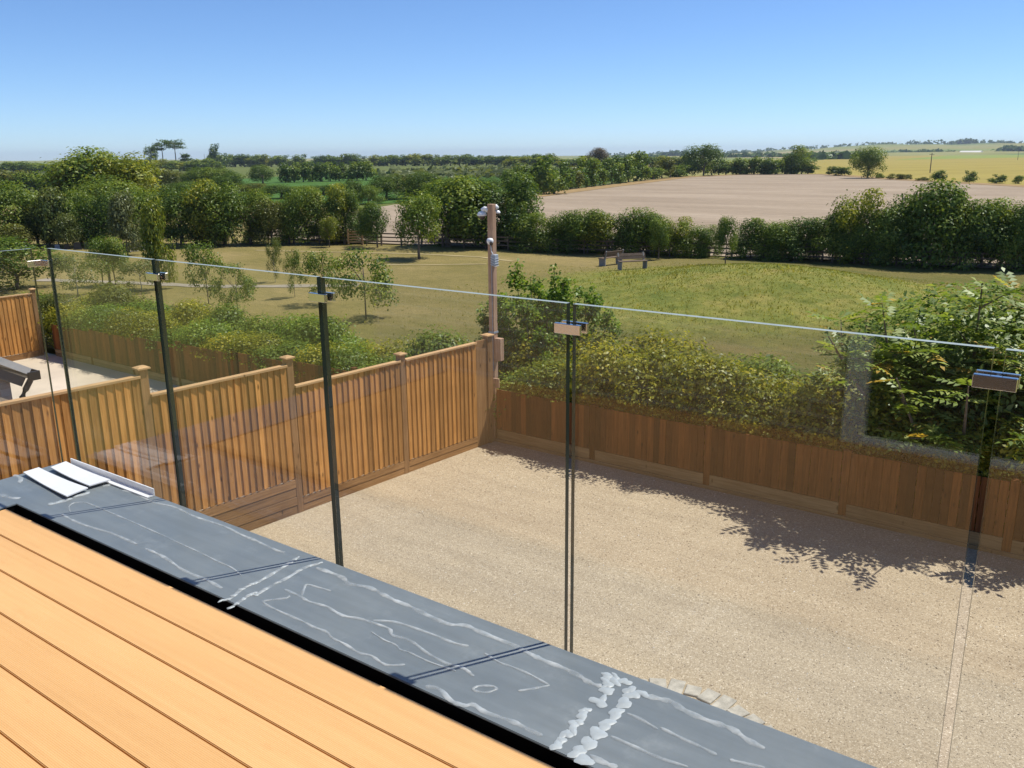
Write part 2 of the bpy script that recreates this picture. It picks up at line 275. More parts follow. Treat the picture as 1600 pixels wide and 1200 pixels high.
def bump(nt, b, h, strength=.3, dist=.01):
    n = nt.nodes.new('ShaderNodeBump')
    n.inputs['Strength'].default_value = strength; n.inputs['Distance'].default_value = dist
    nt.links.new(h, n.inputs['Height']); nt.links.new(n.outputs[0], b.inputs['Normal'])

def plain(name, col, rough=.6, metal=0.0, vary=.12, scale=8, spec=.5):
    m, nt, b = new_mat(name)
    v = coords(nt)
    f = noise(nt, v, scale, 5)
    lo = tuple(c*(1-vary) for c in col); hi = tuple(min(1, c*(1+vary)) for c in col)
    nt.links.new(ramp(nt, f, [(.3, lo), (.7, hi)]), b.inputs['Base Color'])
    b.inputs['Roughness'].default_value = rough; b.inputs['Metallic'].default_value = metal
    b.inputs['Specular IOR Level'].default_value = spec
    return m

def timber(name, dark, light, rough=.75, grain=(40, 40, 2.2), knots=True, vary=.35):
    m, nt, b = new_mat(name)
    oi = nt.nodes.new('ShaderNodeObjectInfo')
    tc = nt.nodes.new('ShaderNodeTexCoord')
    add = N(nt, 'ShaderNodeVectorMath', operation='ADD')
    mul = N(nt, 'ShaderNodeVectorMath', operation='SCALE'); mul.inputs['Scale'].default_value = 37.0
    comb = nt.nodes.new('ShaderNodeCombineXYZ')
    for s in 'XYZ': nt.links.new(oi.outputs['Random'], comb.inputs[s])
    nt.links.new(comb.outputs[0], mul.inputs[0])
    nt.links.new(tc.outputs['Object'], add.inputs[0]); nt.links.new(mul.outputs[0], add.inputs[1])
    mp = nt.nodes.new('ShaderNodeMapping'); mp.inputs['Scale'].default_value = grain
    nt.links.new(add.outputs[0], mp.inputs['Vector'])
    f = noise(nt, mp.outputs[0], 1.0, 6, .62, .6)
    col = ramp(nt, f, [(.28, dark), (.72, light)])
    if knots:
        vo = N(nt, 'ShaderNodeTexVoronoi'); vo.inputs['Scale'].default_value = 1.0
        mp2 = nt.nodes.new('ShaderNodeMapping'); mp2.inputs['Scale'].default_value = (7, 7, 2.6)
        nt.links.new(add.outputs[0], mp2.inputs['Vector']); nt.links.new(mp2.outputs[0], vo.inputs['Vector'])
        k = ramp(nt, vo.outputs['Distance'], [(.05, (1,1,1)), (.13, (0,0,0))])
        col = mixc(nt, col, tuple(c*.45 for c in dark), k)
    # every board its own tone
    tone = ramp(nt, oi.outputs['Random'], [(0, (1-vary,)*3), (.5, (1-vary*.25, 1-vary*.3, 1-vary*.35)), (1, (1.0+vary*.3, 1.0+vary*.25, 1.0+vary*.12))])
    big = noise(nt, tc.outputs['Object'], 1.7, 3)
    col = mixc(nt, col, tone, 1.0, 'MULTIPLY')
    col = mixc(nt, col, ramp(nt, big, [(.3, (.78,.76,.74)), (.65, (1,1,1))]), 1.0, 'MULTIPLY')
    nt.links.new(col, b.inputs['Base Color'])
    b.inputs['Roughness'].default_value = rough
    b.inputs['Specular IOR Level'].default_value = .25
    bump(nt, b, f, .35, .004)
    return m

def leafmat(name, stops, trans=.32, gloss=.018, hue=.08):
    m, nt, b = new_mat(name)
    nt.nodes.remove(b)
    out = nt.nodes['Material Output']
    at = N(nt, 'ShaderNodeAttribute', attribute_name='tint')
    col = ramp(nt, at.outputs['Fac'], stops)
    oi = nt.nodes.new('ShaderNodeObjectInfo')
    col = mixc(nt, col, ramp(nt, oi.outputs['Random'], [(0, (1-hue*1.2, 1-hue, 1-hue*.6)), (.5, (1,1,1)), (1, (1+hue*1.1, 1+hue*.7, 1.0))]), 1.0, 'MULTIPLY')
    d = nt.nodes.new('ShaderNodeBsdfDiffuse'); t = nt.nodes.new('ShaderNodeBsdfTranslucent')
    nt.links.new(col, d.inputs['Color'])
    nt.links.new(mixc(nt, col, (1.25, 1.2, .5), 1.0, 'MULTIPLY'), t.inputs['Color'])
    mx = nt.nodes.new('ShaderNodeMixShader'); mx.inputs[0].default_value = trans
    nt.links.new(d.outputs[0], mx.inputs[1]); nt.links.new(t.outputs[0], mx.inputs[2])
    g = nt.nodes.new('ShaderNodeBsdfGlossy'); g.inputs['Roughness'].default_value = .42
    g.inputs['Color'].default_value = (.9, .95, .9, 1)
    mx2 = nt.nodes.new('ShaderNodeMixShader'); mx2.inputs[0].default_value = gloss
    nt.links.new(mx.outputs[0], mx2.inputs[1]); nt.links.new(g.outputs[0], mx2.inputs[2])
    nt.links.new(mx2.outputs[0], out.inputs['Surface'])
    return m

LEAF = {
 'dark':   leafmat('leaf_dark',   [(0, (.034,.068,.014)), (.5, (.090,.152,.028)), (1, (.225,.285,.055))], .36),
 'mid':    leafmat('leaf_mid',    [(0, (.052,.098,.016)), (.5, (.145,.215,.034)), (1, (.31,.355,.062))], .38),
 'yellow': leafmat('leaf_yellow', [(0, (.075,.115,.016)), (.5, (.205,.245,.028)), (1, (.42,.39,.046))], .38),
 'olive':  leafmat('leaf_olive',  [(0, (.052,.068,.016)), (.5, (.135,.152,.032)), (1, (.27,.265,.06))], .36),
 'birch':  leafmat('leaf_birch',  [(0, (.052,.080,.020)), (.5, (.125,.162,.038)), (1, (.26,.275,.078))], .36),
 'willow': leafmat('leaf_willow', [(0, (.07,.088,.034)), (.5, (.155,.178,.070)), (1, (.28,.29,.14))], .34),
 'bronze': leafmat('leaf_bronze', [(0, (.06,.04,.018)), (.5, (.14,.095,.045)), (1, (.22,.16,.08))]),
 'fresh':  leafmat('leaf_fresh',  [(0, (.060,.120,.017)), (.5, (.150,.250,.034)), (1, (.32,.395,.058))], .44),
 'gold':   leafmat('leaf_gold',   [(0, (.085,.110,.015)), (.5, (.255,.270,.028)), (1, (.52,.44,.045))], .44),
 'ash':    leafmat('leaf_ash',    [(0, (.070,.125,.022)), (.55, (.200,.280,.058)), (.93, (.42,.47,.15)), (1, (.50,.34,.07))], .44, .03),
 'grass':  leafmat('leaf_grass',  [(0, (.18,.205,.045)), (.5, (.28,.27,.066)), (1, (.44,.36,.11))], .5, .0, 0),
}
BARK = plain('bark', (.16, .125, .095), .9, vary=.4, scale=22)
BARK_PALE = plain('bark_pale', (.36, .32, .27), .9, vary=.4, scale=14)
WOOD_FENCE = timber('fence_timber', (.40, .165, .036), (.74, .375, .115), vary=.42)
WOOD_RAIL = timber('rail_timber', (.52, .30, .13), (.74, .48, .245), grain=(3, 40, 40), vary=.2)
WOOD_SHADE = timber('shaded_fence_timber', (.095, .030, .008), (.26, .105, .030), vary=.75)  # fence timber with the rear fences' shade darkened into its colour
WOOD_PALE = timber('pale_base_timber', (.24, .155, .070), (.44, .31, .155), grain=(2.2, 40, 40), vary=.2)
WOOD_BASE = timber('gravel_board_timber', (.24, .12, .045), (.50, .28, .12), grain=(2.2, 40, 40), vary=.25)
WOOD_POST = timber('post_timber', (.24, .125, .05), (.44, .25, .115), vary=.2)
WOOD_GREY = timber('weathered_timber', (.12, .085, .06), (.27, .20, .145), vary=.25)
WOOD_POLE = timber('pole_timber', (.36, .22, .14), (.60, .40, .275), vary=.05)

# ================================================================ THE SETTING
def gz(x, y):
    """height of the parkland: a bank behind the garden fence, a low mound by the benches"""
    t = min(1, max(0, (y - 11.6) / 4.2)); t = t*t*(3-2*t)
    z = -1.5 + (1.25 + (0.35 if x > -8 else -.1)) * (1-t)
    z += 1.35 * math.exp(-(((x+13.5)/7.4)**2 + ((y-37.5)/6.5)**2))
    z += 0.05*math.sin(x*.31+1)*math.cos(y*.27)*t
    return z

# --- ground material (open country): patchwork of fields
m, nt, b = new_mat('country')
v = world_pos(nt, (1/320., 1/260., 0), (0, 0, .5))
vo = N(nt, 'ShaderNodeTexVoronoi'); vo.inputs['Scale'].default_value = 1; nt.links.new(v, vo.inputs['Vector'])
sep = nt.nodes.new('ShaderNodeSeparateColor'); nt.links.new(vo.outputs['Color'], sep.inputs[0])
col = ramp(nt, sep.outputs[0], [(0, (.15,.19,.045)), (.25, (.30,.26,.09)), (.45, (.12,.18,.05)), (.62, (.36,.29,.13)), (.8, (.20,.23,.06)), (1, (.10,.16,.05))])
nf = noise(nt, world_pos(nt, (.02,.02,0)), 1, 5)
col = mixc(nt, col, ramp(nt, nf, [(.3, (.82,.84,.8)), (.7, (1.12,1.08,1.05))]), 1, 'MULTIPLY')
nt.links.new(col, b.inputs['Base Color']); b.inputs['Roughness'].default_value = .95; b.inputs['Specular IOR Level'].default_value = .1
COUNTRY = m

ground = MB().add([(-9000,-9000,-1.62),(9000,-9000,-1.62),(9000,9000,-1.62),(-9000,9000,-1.62)], [(0,1,2,3)]).build('ground', COUNTRY)
tag(ground, 'open farmland stretching to the horizon', kind='structure')

# --- park lawn
m, nt, b = new_mat('park_grass')
p = world_pos(nt)
f1 = noise(nt, world_pos(nt, (.10,.16,0), (0,0,.6)), 1, 5, .6)
f2 = noise(nt, p, 2.2, 6, .7)
f3 = noise(nt, world_pos(nt, (.35,2.2,0), (0,0,.62)), 1, 3)
c1 = ramp(nt, f1, [(.25, (.175,.155,.045)), (.5, (.265,.215,.080)), (.72, (.36,.275,.125))])
c1 = mixc(nt, c1, ramp(nt, f2, [(.25, (.62,.68,.58)), (.5, (1,1,1)), (.75, (1.2,1.15,1.08))]), .6, 'MULTIPLY')
c1 = mixc(nt, c1, ramp(nt, f3, [(.3, (.86,.88,.84)), (.7, (1.08,1.06,1.04))]), .7, 'MULTIPLY')
# rougher, greener sward on the mound and near the garden fence
pm = world_pos(nt, (1/9.8, 1/9.2, 0))
pm.node.inputs['Location'].default_value = (14.5/9.8, -36.5/9.2, 0)
ln = N(nt, 'ShaderNodeVectorMath', operation='LENGTH'); nt.links.new(pm, ln.inputs[0])
ja = N(nt, 'ShaderNodeMath', operation='MULTIPLY_ADD'); nt.links.new(noise(nt, p, .35, 5, .7), ja.inputs[0]); ja.inputs[1].default_value = .7; nt.links.new(ln.outputs['Value'], ja.inputs[2])
fm = N(nt, 'ShaderNodeMapRange'); fm.inputs['From Min'].default_value = 1.45; fm.inputs['From Max'].default_value = 1.15
nt.links.new(ja.outputs[0], fm.inputs['Value'])
# short olive-brown grass on the near right side of the park
sx = nt.nodes.new('ShaderNodeSeparateXYZ'); nt.links.new(p, sx.inputs[0])
mr = N(nt, 'ShaderNodeMapRange'); mr.inputs['From Min'].default_value = -26; mr.inputs['From Max'].default_value = -17
nt.links.new(sx.outputs['X'], mr.inputs['Value'])
c3 = ramp(nt, noise(nt, world_pos(nt, (.22,.7,0), (0,0,.25)), 1, 6, .65), [(.3, (.115,.125,.032)), (.5, (.165,.155,.045)), (.7, (.235,.185,.072))])
c3 = mixc(nt, c3, ramp(nt, f2, [(.25, (.7,.74,.66)), (.5, (1,1,1)), (.75, (1.18,1.14,1.06))]), .8, 'MULTIPLY')
c1 = mixc(nt, c1, c3, mr.outputs[0])
c2 = ramp(nt, noise(nt, p, .42, 8, .75), [(.3, (.13,.170,.034)), (.48, (.225,.235,.053)), (.62, (.31,.275,.075)), (.75, (.38,.27,.10))])
c2 = mixc(nt, c2, ramp(nt, f2, [(.25, (.5,.58,.45)), (.5, (1,1,1)), (.75, (1.3,1.25,1.1))]), .9, 'MULTIPLY')
c1 = mixc(nt, c1, c2, fm.outputs[0])
nt.links.new(c1, b.inputs['Base Color']); b.inputs['Roughness'].default_value = .95; b.inputs['Specular IOR Level'].default_value = .1
bump(nt, b, noise(nt, p, 9, 6, .8), .9, .12)
PARK_GRASS = m
xs = np.concatenate([np.arange(-130, -30, 2.5), np.arange(-30, 12, .7), np.arange(12, 60, 3)])
ys = np.concatenate([np.arange(11.42, 20, .45), np.arange(20, 60, .9), np.arange(60, 80, 3)])
mb = MB()
mb.v = [(float(x), float(y), gz(x, y)) for y in ys for x in xs]
nx = len(xs)
mb.f = [(j*nx+i, j*nx+i+1, (j+1)*nx+i+1, (j+1)*nx+i) for j in range(len(ys)-1) for i in range(nx-1)]
mb.m = [0]*len(mb.f)
lawn = mb.build('park_lawn', PARK_GRASS, smooth=True)
tag(lawn, 'sunburnt mown park lawn rising to a rough grassy mound', kind='structure')

def sheet(name, pts, z, mat, label, uv=None):
    me = bpy.data.meshes.new(name)
    bm = bmesh.new()
    fc = bm.faces.new([bm.verts.new((x, y, z)) for x, y in pts])
    bm.normal_update()
    if fc.normal.z < 0: bmesh.ops.reverse_faces(bm, faces=[fc])
    bmesh.ops.triangulate(bm, faces=list(bm.faces))
    bm.to_mesh(me); bm.free(); me.materials.append(mat)
    o = link(bpy.data.objects.new(name, me))
    return tag(o, label, kind='structure')

def strip(name, pts, w, dz, mat, label):
    mb = MB(); L = []
    P = [Vector((x, y)) for x, y in pts]
    Q = []
    for i in range(len(P)-1):
        for k in range(6): Q.append(P[i].lerp(P[i+1], k/6))
    Q.append(P[-1])
    for i, q in enumerate(Q):
        d = (Q[min(i+1, len(Q)-1)] - Q[max(i-1, 0)]).normalized(); n = Vector((-d.y, d.x))
        ww = w*(1+.18*math.sin(i*1.7))
        for s in (-1, 1):
            r = q + n*s*ww/2; L.append((r.x, r.y, gz(r.x, r.y)+dz))
    mb.add(L, [(2*i, 2*i+1, 2*i+3, 2*i+2) for i in range(len(Q)-1)])
    mb.f = [f[::-1] for f in mb.f]
    return tag(mb.build(name, mat), label, kind='structure')

def field_mat(name, stops, rows=None, rot=0.0, sc=.03, rowmix=.4):
    m, nt, b = new_mat(name)
    col = ramp(nt, noise(nt, world_pos(nt, (sc, sc*3, 0), (0, 0, rot)), 1, 6, .65), stops)
    g = noise(nt, world_pos(nt, (.9,.9,0)), 1, 4, .7)
    col = mixc(nt, col, ramp(nt, g, [(.3, (.86,.86,.85)), (.7, (1.1,1.09,1.08))]), .8, 'MULTIPLY')
    if rows:
        w = N(nt, 'ShaderNodeTexWave', wave_type='BANDS', bands_direction='X')
        w.inputs['Scale'].default_value = rows; w.inputs['Distortion'].default_value = 4; w.inputs['Detail'].default_value = 2
        nt.links.new(world_pos(nt, (1,1,0), (0, 0, rot)), w.inputs['Vector'])
        col = mixc(nt, col, ramp(nt, w.outputs['Fac'], [(.0, (.86,.85,.84)), (.45, (1,1,1)), (1, (1.05,1.05,1.05))]), rowmix, 'MULTIPLY')
    nt.links.new(col, b.inputs['Base Color']); b.inputs['Roughness'].default_value = .95; b.inputs['Specular IOR Level'].default_value = .08
    return m

STUBBLE = field_mat('stubble', [(.3, (.265,.207,.145)), (.5, (.325,.257,.183)), (.7, (.395,.317,.232))], .16, .42)
CROP = field_mat('green_crop', [(.3, (.050,.115,.020)), (.7, (.085,.165,.035))], .05, .9)
BARLEY = field_mat('ripening_barley', [(.3, (.275,.225,.055)), (.7, (.355,.285,.075))], .01, .3, .01)
PASTURE = field_mat('bright_pasture', [(.3, (.19,.24,.05)), (.7, (.27,.30,.07))], None, .3, .01)
DRYGRASS = field_mat('dry_verge', [(.3, (.24,.16,.075)), (.7, (.38,.27,.13))], None, 0, .4)
sheet('stubble_field', FIELD, -1.42, STUBBLE, 'pale brown harvested field beyond the dark hedge')
sheet('meadow', MEADOWF, -1.57, field_mat('rough_meadow', [(.3, (.085,.115,.028)), (.7, (.150,.165,.045))], None, .3, .02), 'rough green meadow below the skyline tree rows')
sheet('crop_field', GREEN, -1.52, CROP, 'green crop field between the tree rows')
sheet('barley_field', BARLEYF, -1.49, BARLEY, 'yellow ripening field beyond the pale field')
sheet('pasture', PASTUREF, -1.47, PASTURE, 'bright green strip of pasture below the far hills')
# verge along the top of the stubble field
vp = [Vector(q) for q in FIELD[4:12]]
mb = MB(); L = []
for i, q in enumerate(vp):
    d = (vp[min(i+1, len(vp)-1)] - vp[max(i-1, 0)]).normalized(); n = Vector((-d.y, d.x))
    for s in (-2.0, 3.0):
        r = q + n*s; L.append((r.x, r.y, -1.38))
mb.add(L, [(2*i, 2*i+2, 2*i+3, 2*i+1) for i in range(len(vp)-1)])
tag(mb.build('grass_verge', DRYGRASS), 'dry brown grass verge along the top of the pale field', kind='structure')

PATHM = field_mat('park_path', [(.3, (.24,.21,.16)), (.7, (.33,.285,.225))], None, 0, .6)
TRACKM = field_mat('worn_grass', [(.3, (.31,.25,.12)), (.7, (.40,.33,.18))], None, 0, .6)
strip('park_path', PATH, .9, .02, PATHM, 'grey gravel path crossing the park lawn')
strip('worn_track', TRACK1, .38, .02, TRACKM, 'thin pale worn track below the tree belt')
strip('worn_track', TRACK2, .32, .02, TRACKM, 'thin pale worn track across the middle of the lawn')

# --- far hills
HP = [(-60, 2), (-40, 1), (-10.42, -6.9), (-3.96, -6.0), (4.24, -3.7), (6.68, -2.7), (9.49, -0.9), (12.26, 0.9), (15.35, 4.6), (17.98, 12.7), (21.59, 22.9), (24.36, 24.9), (26.69, 24.1), (29.87, 22.4), (40, 48), (60, 30)]
# (bearing from the picture axis in degrees, height of the ridge)
def hill_h(deg):
    for (a, ha), (b2, hb) in zip(HP, HP[1:]):
        if a <= deg <= b2:
            t = (deg-a)/(b2-a); t = t*t*(3-2*t)
            return ha + (hb-ha)*t
    return HP[0][1] if deg < HP[0][0] else HP[-1][1]
AX = 126.0754   # bearing of the camera axis, degrees from +X
mb = MB()
degs = np.arange(-60, 60.01, .75); ds = [1300, 1700, 2100, 2500, 2850, 3150, 3350, 3800, 5200]
pf = [-.6, .08, .22, .45, .72, .97, 1.0, .9, .75]
for d, k in zip(ds, pf):
    for a in degs:
        t = RAD(AX - a)
        h = hill_h(a)
        wob = 1.6*math.sin(a*.9+d*.004) + 1.1*math.sin(a*2.3+d*.002)
        z = -1.6 + (6 + h)*k + (wob*k if k > 0 else 0)
        mb.v.append((d*math.cos(t), d*math.sin(t), z))
nd = len(degs)
mb.f = [(j*nd+i, (j+1)*nd+i, (j+1)*nd+i+1, j*nd+i+1) for j in range(len(ds)-1) for i in range(nd-1)]
mb.f = [f[::-1] for f in mb.f]
mb.m = [0]*len(mb.f)
tag(mb.build('hill', COUNTRY, smooth=True), 'low blue-green hills along the horizon', kind='structure')

# --- gravel yard
m, nt, b = new_mat('gravel')
p = world_pos(nt)
vo = N(nt, 'ShaderNodeTexVoronoi'); vo.inputs['Scale'].default_value = 105; nt.links.new(p, vo.inputs['Vector'])
sep = nt.nodes.new('ShaderNodeSeparateColor'); nt.links.new(vo.outputs['Color'], sep.inputs[0])
col = ramp(nt, sep.outputs[0], [(0, (.325,.265,.190)), (.3, (.418,.346,.250)), (.7, (.474,.397,.291)), (.95, (.555,.475,.36)), (1, (.74,.67,.55))])
col = mixc(nt, col, ramp(nt, vo.outputs['Distance'], [(.0, (1.03,)*3), (.6, (.82,.80,.78))]), .6, 'MULTIPLY')
lf = noise(nt, p, .5, 5, .6)
col = mixc(nt, col, ramp(nt, lf, [(.3, (.88,.87,.86)), (.7, (1.08,1.07,1.05))]), .9, 'MULTIPLY')
col = mixc(nt, col, ramp(nt, noise(nt, world_pos(nt, (.5,3.0,0), (0,0,.1)), 1, 5, .65), [(.3, (.86,.85,.84)), (.6, (1.04,1.04,1.03))]), .8, 'MULTIPLY')
col = mixc(nt, col, ramp(nt, noise(nt, p, 26, 3, .6), [(.3, (.84,.83,.81)), (.7, (1.08,1.08,1.07))]), .8, 'MULTIPLY')
nt.links.new(col, b.inputs['Base Color']); b.inputs['Roughness'].default_value = .9; b.inputs['Specular IOR Level'].default_value = .2
bump(nt, b, vo.outputs['Distance'], -.8, .012)
GRAVEL = m
mb = MB()
yo = [(14,-2),(14,11.25),(-8.55,11.25),(-8.55,10.8),(-9.66,-2)]
mb.add([(x,y,0) for x,y in yo]+[(x,y,-1.61) for x,y in yo], [(0,1,2,3,4)]+[(i,i+5,(i+1)%5+5,(i+1)%5) for i in range(5)])
yard = tag(mb.build('gravel_yard', GRAVEL), 'buff gravel yard inside the timber fences', kind='structure')
mb = MB().box(-34, -8.57, -2, 11.25, -1.61, -.42)
tag(mb.build('neighbour_yard', plain('pale_screed', (.56, .47, .36), .9, vary=.10, scale=1.2)), 'smooth pale yard of the neighbouring plot', kind='structure')

# loose pebbles on the gravel, more of them near the house
rng = np.random.default_rng(5)
n = 36000
px = rng.uniform(-8.5, 5, n); py = 2.0 + (rng.random(n)**1.25)*9.1
s = rng.uniform(.003, .0085, n)*(1+.25*(py > 8))
th = rng.uniform(0, math.tau, n)
octv = np.array([(1,0,0),(0,1,0),(-1,0,0),(0,-1,0),(0,0,.75)], dtype=np.float32)
tri = np.array([(0,1,4),(1,2,4),(2,3,4),(3,0,4)])
V = np.zeros((n, 5, 3), np.float32)
c_, s_ = np.cos(th), np.sin(th); ex = rng.uniform(.8, 1.6, n)
V[:,:,0] = px[:,None] + s[:,None]*(octv[:,0]*ex[:,None]*c_[:,None] - octv[:,1]*s_[:,None])
V[:,:,1] = py[:,None] + s[:,None]*(octv[:,0]*ex[:,None]*s_[:,None] + octv[:,1]*c_[:,None])
V[:,:,2] = .001 + s[:,None]*octv[:,2]
PT = V[:, tri, :].reshape(-1, 3)
m, nt, b = new_mat('pebble')
at = N(nt, 'ShaderNodeAttribute', attribute_name='tint')
nt.links.new(ramp(nt, at.outputs['Fac'], [(0, (.20,.15,.10)), (.2, (.36,.28,.19)), (.75, (.49,.395,.27)), (.93, (.60,.51,.38)), (1, (.84,.80,.72))]), b.inputs['Base Color'])
b.inputs['Roughness'].default_value = .75
tint = np.repeat(rng.random(n), 4)
o = link(bpy.data.objects.new('pebbles', np_mesh('pebbles', PT, 3, m, tint)))
tag(o, 'loose buff pebbles strewn over the gravel yard', 'gravel', kind='stuff')

# curved edging of small stones below the coping
pe = empty('stone_edging', (-2.6, 6.4, 0)); tag(pe, 'curved row of grey edging stones in the gravel under the coping', 'edging')
STONE = plain('edging_stone', (.40, .37, .31), .85, vary=.3, scale=12)
arc = [(-3.25,6.25),(-2.95,6.42),(-2.65,6.49),(-2.35,6.45),(-2.06,6.32),(-1.82,6.12)]
for i, ((x0,y0),(x1,y1)) in enumerate(zip(arc, arc[1:])):
    for k in range(2):
        a = Vector((x0,y0)).lerp(Vector((x1,y1)), k/2+.02); c = Vector((x0,y0)).lerp(Vector((x1,y1)), k/2+.47)
        d = (c-a); nrm = Vector((-d.y, d.x)).normalized()*(.075+.02*((i*2+k)%3))
        mid = (a+c)/2
        ob = MB().obox((mid.x+2.6, mid.y-6.4, .006), (d.x/2, d.y/2, 0), (nrm.x, nrm.y, 0), (0,0,.008+.002*((i+k)%3))).build('stone', STONE, pe, bevel=.006)

# ================================================================ FOREGROUND: terrace
DECKZ, SLABZ = 3.348, 3.35
m, nt, b = new_mat('composite_deck')
v = coords(nt)
oi = nt.nodes.new('ShaderNodeObjectInfo')
g = noise(nt, coords(nt, 'Object', (1.2, 60, 1)), 1, 5, .6)
gb = noise(nt, coords(nt, 'Object', (.8, 5, 1)), 1, 4, .6)
col = ramp(nt, g, [(.25, (.60,.345,.138)), (.75, (.67,.40,.17))])
col = mixc(nt, col, ramp(nt, gb, [(.3, (.90,.89,.87)), (.7, (1.04,1.04,1.05))]), 1, 'MULTIPLY')
col = mixc(nt, col, ramp(nt, oi.outputs['Random'], [(0, (.95,.94,.92)), (1, (1.03,1.03,1.04))]), 1, 'MULTIPLY')
col = mixc(nt, col, ramp(nt, noise(nt, world_pos(nt, (5,16,1), (0,0,.3)), 1, 7, .75), [(.30, (.9,.88,.86)), (.42, (1,1,1)), (.66, (1,1,1)), (.78, (1.05,1.06,1.08))]), .6, 'MULTIPLY')
nt.links.new(col, b.inputs['Base Color']); b.inputs['Roughness'].default_value = .55; b.inputs['Specular IOR Level'].default_value = .3
w = N(nt, 'ShaderNodeTexWave', wave_type='BANDS', bands_direction='Y'); w.inputs['Scale'].default_value = 62
nt.links.new(v, w.inputs['Vector'])
bump(nt, b, w.outputs['Fac'], .28, .0016)
DECK = m
deck = empty('deck', (0, .46, DECKZ)); tag(deck, 'terrace floor of orange-brown composite deck boards', 'deck', kind='thing')
mb = MB().box(-3.55, 2.6, .0, .1318, -.022, 0)
board_me = mb.mesh('deck_board', DECK)
bm = bmesh.new(); bm.from_mesh(board_me)
bmesh.ops.bevel(bm, geom=[e for e in bm.edges if abs(e.verts[0].co.z) < 1e-5 and abs(e.verts[1].co.z) < 1e-5], offset=.002, segments=2, affect='EDGES')
bm.to_mesh(board_me); bm.free()
for i in range(15):
    o = link(bpy.data.objects.new('deck_board', board_me), deck)
    o.location = (0, 1.417 - .1362*(i+1) + .0025 - .46, 0)
    o.rotation_euler = (0, 0, 0)
MB().box(-3.54, 2.6, -1.1, .90, -.16, -.03).build('subframe', plain('dark_subframe', (.012, .007, .004), .95, spec=.05), deck)

# coping (L-shaped, grey single-ply covering) with black fascia
m, nt, b = new_mat('grey_membrane')
v = coords(nt)
f = noise(nt, v, 3.0, 6, .65); f2 = noise(nt, coords(nt, 'Object', (2, 26, 1), (0, 0, .12)), 1, 4)
col = ramp(nt, f, [(.3, (.165,.192,.210)), (.7, (.210,.236,.250))])
col = mixc(nt, col, ramp(nt, f2, [(.35, (.92,.92,.92)), (.7, (1.12,1.12,1.12))]), .8, 'MULTIPLY')
sm = ramp(nt, noise(nt, v, 6.5, 6, .75), [(.56, (0,0,0)), (.78, (.55,.55,.55))])
col = mixc(nt, col, (.32,.345,.355), sm)
nt.links.new(col, b.inputs['Base Color'])
nt.links.new(ramp(nt, f, [(.3, (.30,.30,.30)), (.7, (.48,.48,.48))]), b.inputs['Roughness'])
b.inputs['Specular IOR Level'].default_value = .45
bump(nt, b, noise(nt, v, 11, 4), .10, .01)
MEMBRANE = m
BLACK = plain('black_fascia', (.006, .006, .007), .9, vary=.2, spec=.05)
coping = empty('coping', (-1, 1.65, SLABZ)); tag(coping, 'grey membrane-covered parapet coping smeared with dried sealant', 'coping', kind='thing')
off = Vector((1, -1.65, -SLABZ))
def cv(x, y, z): return (x+off.x, y+off.y, z+off.z)
mb = MB()
out = [(2.6,1.46),(2.6,1.835),(-3.905,1.835),(-3.905,-1.2),(-3.565,-1.2),(-3.565,1.46)]
top = [cv(x,y,SLABZ) for x,y in out]; bot = [cv(x,y,SLABZ-.005) for x,y in out]
k = len(out)
mb.add(top+bot, [tuple(range(k))]+[(i, i+k, (i+1)%k+k, (i+1)%k) for i in range(k)]+[tuple(range(k, 2*k))[::-1]])
me = mb.mesh('covering', MEMBRANE)
bm = bmesh.new(); bm.from_mesh(me); bmesh.ops.recalc_face_normals(bm, faces=bm.faces)
bmesh.ops.bevel(bm, geom=[e for e in bm.edges if all(abs(q.co.z) < 1e-5 for q in e.verts)], offset=.002, segments=2, affect='EDGES')
bm.to_mesh(me); bm.free()
link(bpy.data.objects.new('covering', me), coping)
mb = MB()
mb.box(-3.56+1, 2.6+1, 1.463-1.65, 1.825-1.65, -.30, -.006)
mb.box(-3.895+1, -3.568+1, -1.2-1.65, 1.825-1.65, -.30, -.006)
mb.box(-3.56+1, 2.6+1, 1.38-1.65, 1.463-1.65, -.30, -.12)
mb.build('fascia', BLACK, coping)
mb = MB().box(-3.55+1, 2.6+1, 1.825-1.65, 1.829-1.65, -.22, -.007)
mb.build('drip_trim', plain('tan_trim', (.50, .40, .27), .7), coping)

# dried sealant: thin raised ribbons and dabs
m, nt, b = new_mat('dried_sealant')
f = noise(nt, coords(nt), 30, 4)
nt.links.new(ramp(nt, f, [(.3, (.48,.53,.56)), (.7, (.70,.72,.72))]), b.inputs['Base Color'])
b.inputs['Roughness'].default_value = .35
tr = nt.nodes.new('ShaderNodeBsdfTransparent'); mx = nt.nodes.new('ShaderNodeMixShader')
nt.links.new(ramp(nt, noise(nt, coords(nt), 14, 4), [(.3, (.12,)*3), (.7, (.85,)*3)]), mx.inputs[0])
nt.links.new(tr.outputs[0], mx.inputs[1]); nt.links.new(b.outputs[0], mx.inputs[2])
nt.links.new(mx.outputs[0], nt.nodes['Material Output'].inputs['Surface'])
SEALANT = m
THICK = plain('thick_sealant', (.42, .46, .48), .45, vary=.1, scale=30)
rnd = random.Random(11)
def catmull(P, n=5):
    P = [Vector(p) for p in P]; Q = []
    for i in range(len(P)-1):
        a, b2, c2, d = P[max(i-1,0)], P[i], P[i+1], P[min(i+2,len(P)-1)]
        for k in range(n):
            t = k/n
            Q.append(.5*((2*b2)+(c2-a)*t+(2*a-5*b2+4*c2-d)*t*t+(3*b2-a-3*c2+d)*t**3))
    Q.append(P[-1]); return Q
